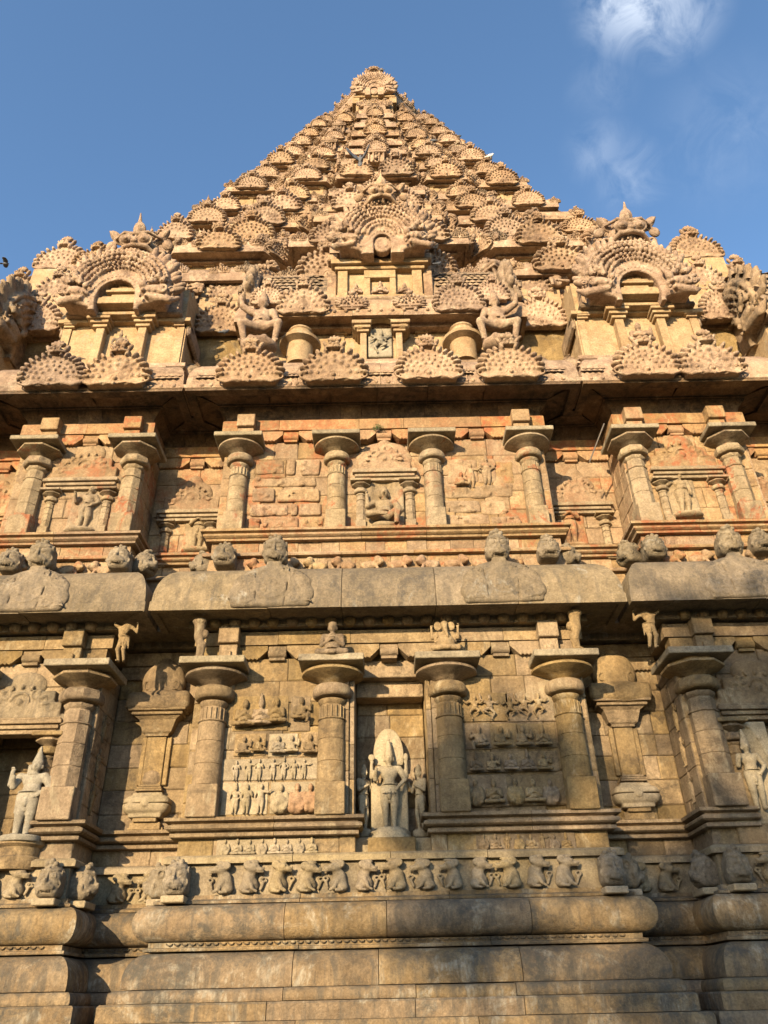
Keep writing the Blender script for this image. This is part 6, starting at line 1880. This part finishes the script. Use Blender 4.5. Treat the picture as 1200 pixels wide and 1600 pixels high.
# ------------------------------------------------------------------ birds
def bird_mesh(kind):
    if kind == 'perch':
        S = Sculpt((-.22, -.10, -.02), (.22, .10, .30), .012)
        S.ell((0, 0, .12), (.11, .06, .07), .03, rot=.35); S.cap((-.08, 0, .08), (-.20, 0, .04), .04, .02, .02)
        S.ell((.10, 0, .21), (.04, .035, .038), .02); S.cap((.13, 0, .21), (.165, 0, .20), .012, .004, .01)
        S.cap((.01, .02, .06), (.01, .02, .0), .008, None, .005); S.cap((.01, -.02, .06), (.01, -.02, .0), .008, None, .005)
        return S.mesh('pigeon')
    S = Sculpt((-.36, -.42, -.16), (.36, .42, .46), .018)
    S.ell((0, 0, 0), (.17, .06, .065), .03, rot=.3); S.ell((.17, 0, .07), (.045, .04, .04), .02); S.cap((.20, 0, .07), (.25, 0, .06), .012, .005, .01)
    S.ell((-.20, 0, -.07), (.12, .07, .02), .02, rot=.3)
    for sg in (-1, 1):
        S.ell((.0, sg * .13, .10), (.16, .17, .034), .03, tilt=sg * .8 if kind == 'up' else sg * .3)
        S.ell((-.05, sg * .26, .26 if kind == 'up' else .13), (.15, .17, .03), .03, tilt=sg * 1.0 if kind == 'up' else -sg * .2)
    return S.mesh('flying_bird')
PB = bird_mesh('perch'); FU = bird_mesh('up'); FF = bird_mesh('flat')
def fly(me, mat, px, py, Y, sc_, rot, lab):
    x, z = at(px, py, Y)
    tag(obj('pigeon', me, mat, None, (x, Y, z), rot, sc_), lab, 'bird')
fly(FU, M_BIRD, 563, 250, 2.5, (1.15,) * 3, (.1, -1.2, 1.3), 'dark pigeon flying with raised wings before the upper tiers')
fly(FF, M_BIRD, 8, 412, -2.0, (.35,) * 3, (0, .1, .3), 'small black bird flying against the sky at the left edge')
for i, (px, py, Y, fl, lab) in enumerate(((480, 201, 9.1, 1, 'left one of two dark pigeons on the upper left skyline'), (486, 203, 9.1, -1, 'right one of two dark pigeons on the upper left skyline'),
        (595, 111, 9.8, -1, 'dark pigeon perched beside the topmost crest'), (717, 215, 9.0, 1, 'dark pigeon perched on the right skyline below the dome'),
        (675, 190, 9.8, 1, 'dark pigeon on the ledge right of the dome'), (677, 222, 7.9, -1, 'dark pigeon perched on a ledge inside the right slope'),
        (352, 386 + 138, .5, 1, 'dark pigeon on the small bell crest left of the guardian'), (684, 417, .9, 1, 'dark pigeon beside the chapel under the central gable'))):
    x, z = at(px, py + 3, Y)
    s_ = 1.0 if Y > 3 else .75
    tag(obj('pigeon', PB, M_BIRD, None, (x, Y - .1, z), (0, 0, .3 * fl), (s_ * fl, s_, s_)), lab, 'bird', 'pigeons perched on the tower')
x, z = at(766, 250, 7.0)
tag(obj('pigeon', PB, M_BIRDW, None, (x, 6.9, z), (0, 0, 0), (1.2, 1.2, 1.3)), 'white bird perched on a crest of the right skyline', 'bird')

# ------------------------------------------------------------------ small plant, conductor, trees behind the photographer
px_, pz_ = at(590, 672, .0)
pt = thing('wall_plant', (px_, .0, pz_), 'small green plant rooted on top of the central arch of the upper storey', 'plant')
mb = MB(); rp = random.Random(4)
for i in range(90):
    a, e, L_ = rp.uniform(0, 2 * PI), rp.uniform(.1, 1.4), rp.uniform(.05, .16)
    c = np.array([px_ + math.cos(a) * math.cos(e) * L_, -.02 + math.sin(a) * math.cos(e) * L_ * .6, pz_ + math.sin(e) * L_ * .8])
    u = np.array([rp.gauss(0, 1) for _ in range(3)]); u /= np.linalg.norm(u); vv = np.cross(u, [rp.gauss(0, 1) for _ in range(3)]); vv /= np.linalg.norm(vv)
    mb.add([tuple(c - u * .022), tuple(c + vv * .012), tuple(c + u * .022), tuple(c - vv * .012)], [(0, 1, 2, 3)])
tag(mb.build('leaves', M_LEAF, pt, smooth=False), kind='stuff')
mb = MB()
for i in range(6):
    a = rp.uniform(0, 6.28); mb.box(px_ + math.cos(a) * .03 - .004, px_ + math.cos(a) * .03 + .004, -.02, -.012, pz_ - .04, pz_ + .08)
mb.build('stem', M_BARK, pt, smooth=False)
x0, z0 = at(944, 662, -.25); x1, z1 = at(921, 722, -.05)
a, b = Vector((x0, -.25, z0)), Vector((x1, -.05, z1))
mb = MB(); mb.lathe([(.016, 0), (.016, (b - a).length)], 8)
o = mb.build('metal_strut', M_METAL, None); o.location = a; o.rotation_euler = (b - a).to_track_quat('Z', 'Y').to_euler()
tag(o, 'thin metal rod slanting beside the upper right bay capital', 'rod')

def tree(loc, H, cr, label, seed, nleaf=3000):
    t = thing('tree', loc, label, 'tree', 'trees behind the photographer')
    r = random.Random(seed)
    mb = MB()
    def limb(a, b, ra, rb_):
        a = Vector(a); b = Vector(b); q = (b - a).to_track_quat('Z', 'Y').to_matrix()
        v = []
        for (c, rr_) in ((a, ra), ((a + b) / 2 + Vector((r.uniform(-.2, .2), r.uniform(-.2, .2), 0)), (ra + rb_) / 2), (b, rb_)):
            for i in range(7):
                an = 2 * PI * i / 7; v.append(tuple(c + q @ Vector((math.cos(an) * rr_, math.sin(an) * rr_, 0))))
        mb.add(v, [(7 * j + i, 7 * j + (i + 1) % 7, 7 * j + 7 + (i + 1) % 7, 7 * j + 7 + i) for j in range(2) for i in range(7)])
    x, y, z = loc
    limb((x, y, z - .2), (x, y, z + H * .45), .5, .32)
    ends = []
    for i in range(11):
        a = i * 2.4; e = Vector((x + math.cos(a) * cr * r.uniform(.35, .75), y + math.sin(a) * cr * r.uniform(.35, .75), z + H * r.uniform(.55, .95)))
        limb((x, y, z + H * r.uniform(.3, .45)), e, .2, .05); ends.append(e)
    mb.build('trunk', M_BARK, t)
    lf = MB()
    for i in range(nleaf):
        e = ends[i % len(ends)]
        c = e + Vector((r.gauss(0, 1), r.gauss(0, 1), r.gauss(0, .7))) * cr * .17
        u = Vector((r.gauss(0, 1), r.gauss(0, 1), r.gauss(0, 1))).normalized(); w2 = u.cross(Vector((r.gauss(0, 1), r.gauss(0, 1), r.gauss(0, 1)))).normalized()
        s_ = r.uniform(.14, .30)
        lf.add([tuple(c - u * s_), tuple(c + w2 * s_ * .5), tuple(c + u * s_), tuple(c - w2 * s_ * .5)], [(0, 1, 2, 3)])
    tag(lf.build('crown', M_LEAF, t, smooth=False), kind='stuff')
def shade_spot(X, Z, dist):
    return (X + sv[0] * dist, sv[1] * dist, Z + sv[2] * dist)
# crown centres are found by following the sun back from the shaded patch of wall
for X, Z, dist, cr_, lab, sd in ((3.4, -.6, 52, 3.4, 'leafy tree behind the photographer shading the right of the plinth', 3), (9.0, .6, 56, 4.2, 'larger leafy tree behind the photographer, farther to the right', 5)):
    c = shade_spot(X, Z, dist)
    H_ = (c[2] - GZ) / .76
    tree((c[0], c[1], GZ), H_, cr_, lab, sd)

# far wall added out of view behind the photographer, blocking low horizon light
mb = MB()
mb.box(-130, 130, -76, -74, GZ - .5, 6.0)
mb.box(-130, 130, -76.3, -73.7, 6.0, 6.5)
for i in range(52):
    x = -127.5 + 5 * i
    mb.box(x - .5, x + .5, -73.99, -73.6, GZ - .3, 5.99)
CW = tag(mb.build('horizon_block_wall', M_GREY, None, smooth=False), 'long grey stone wall, unseen, added behind the photographer to block low horizon light', 'wall')
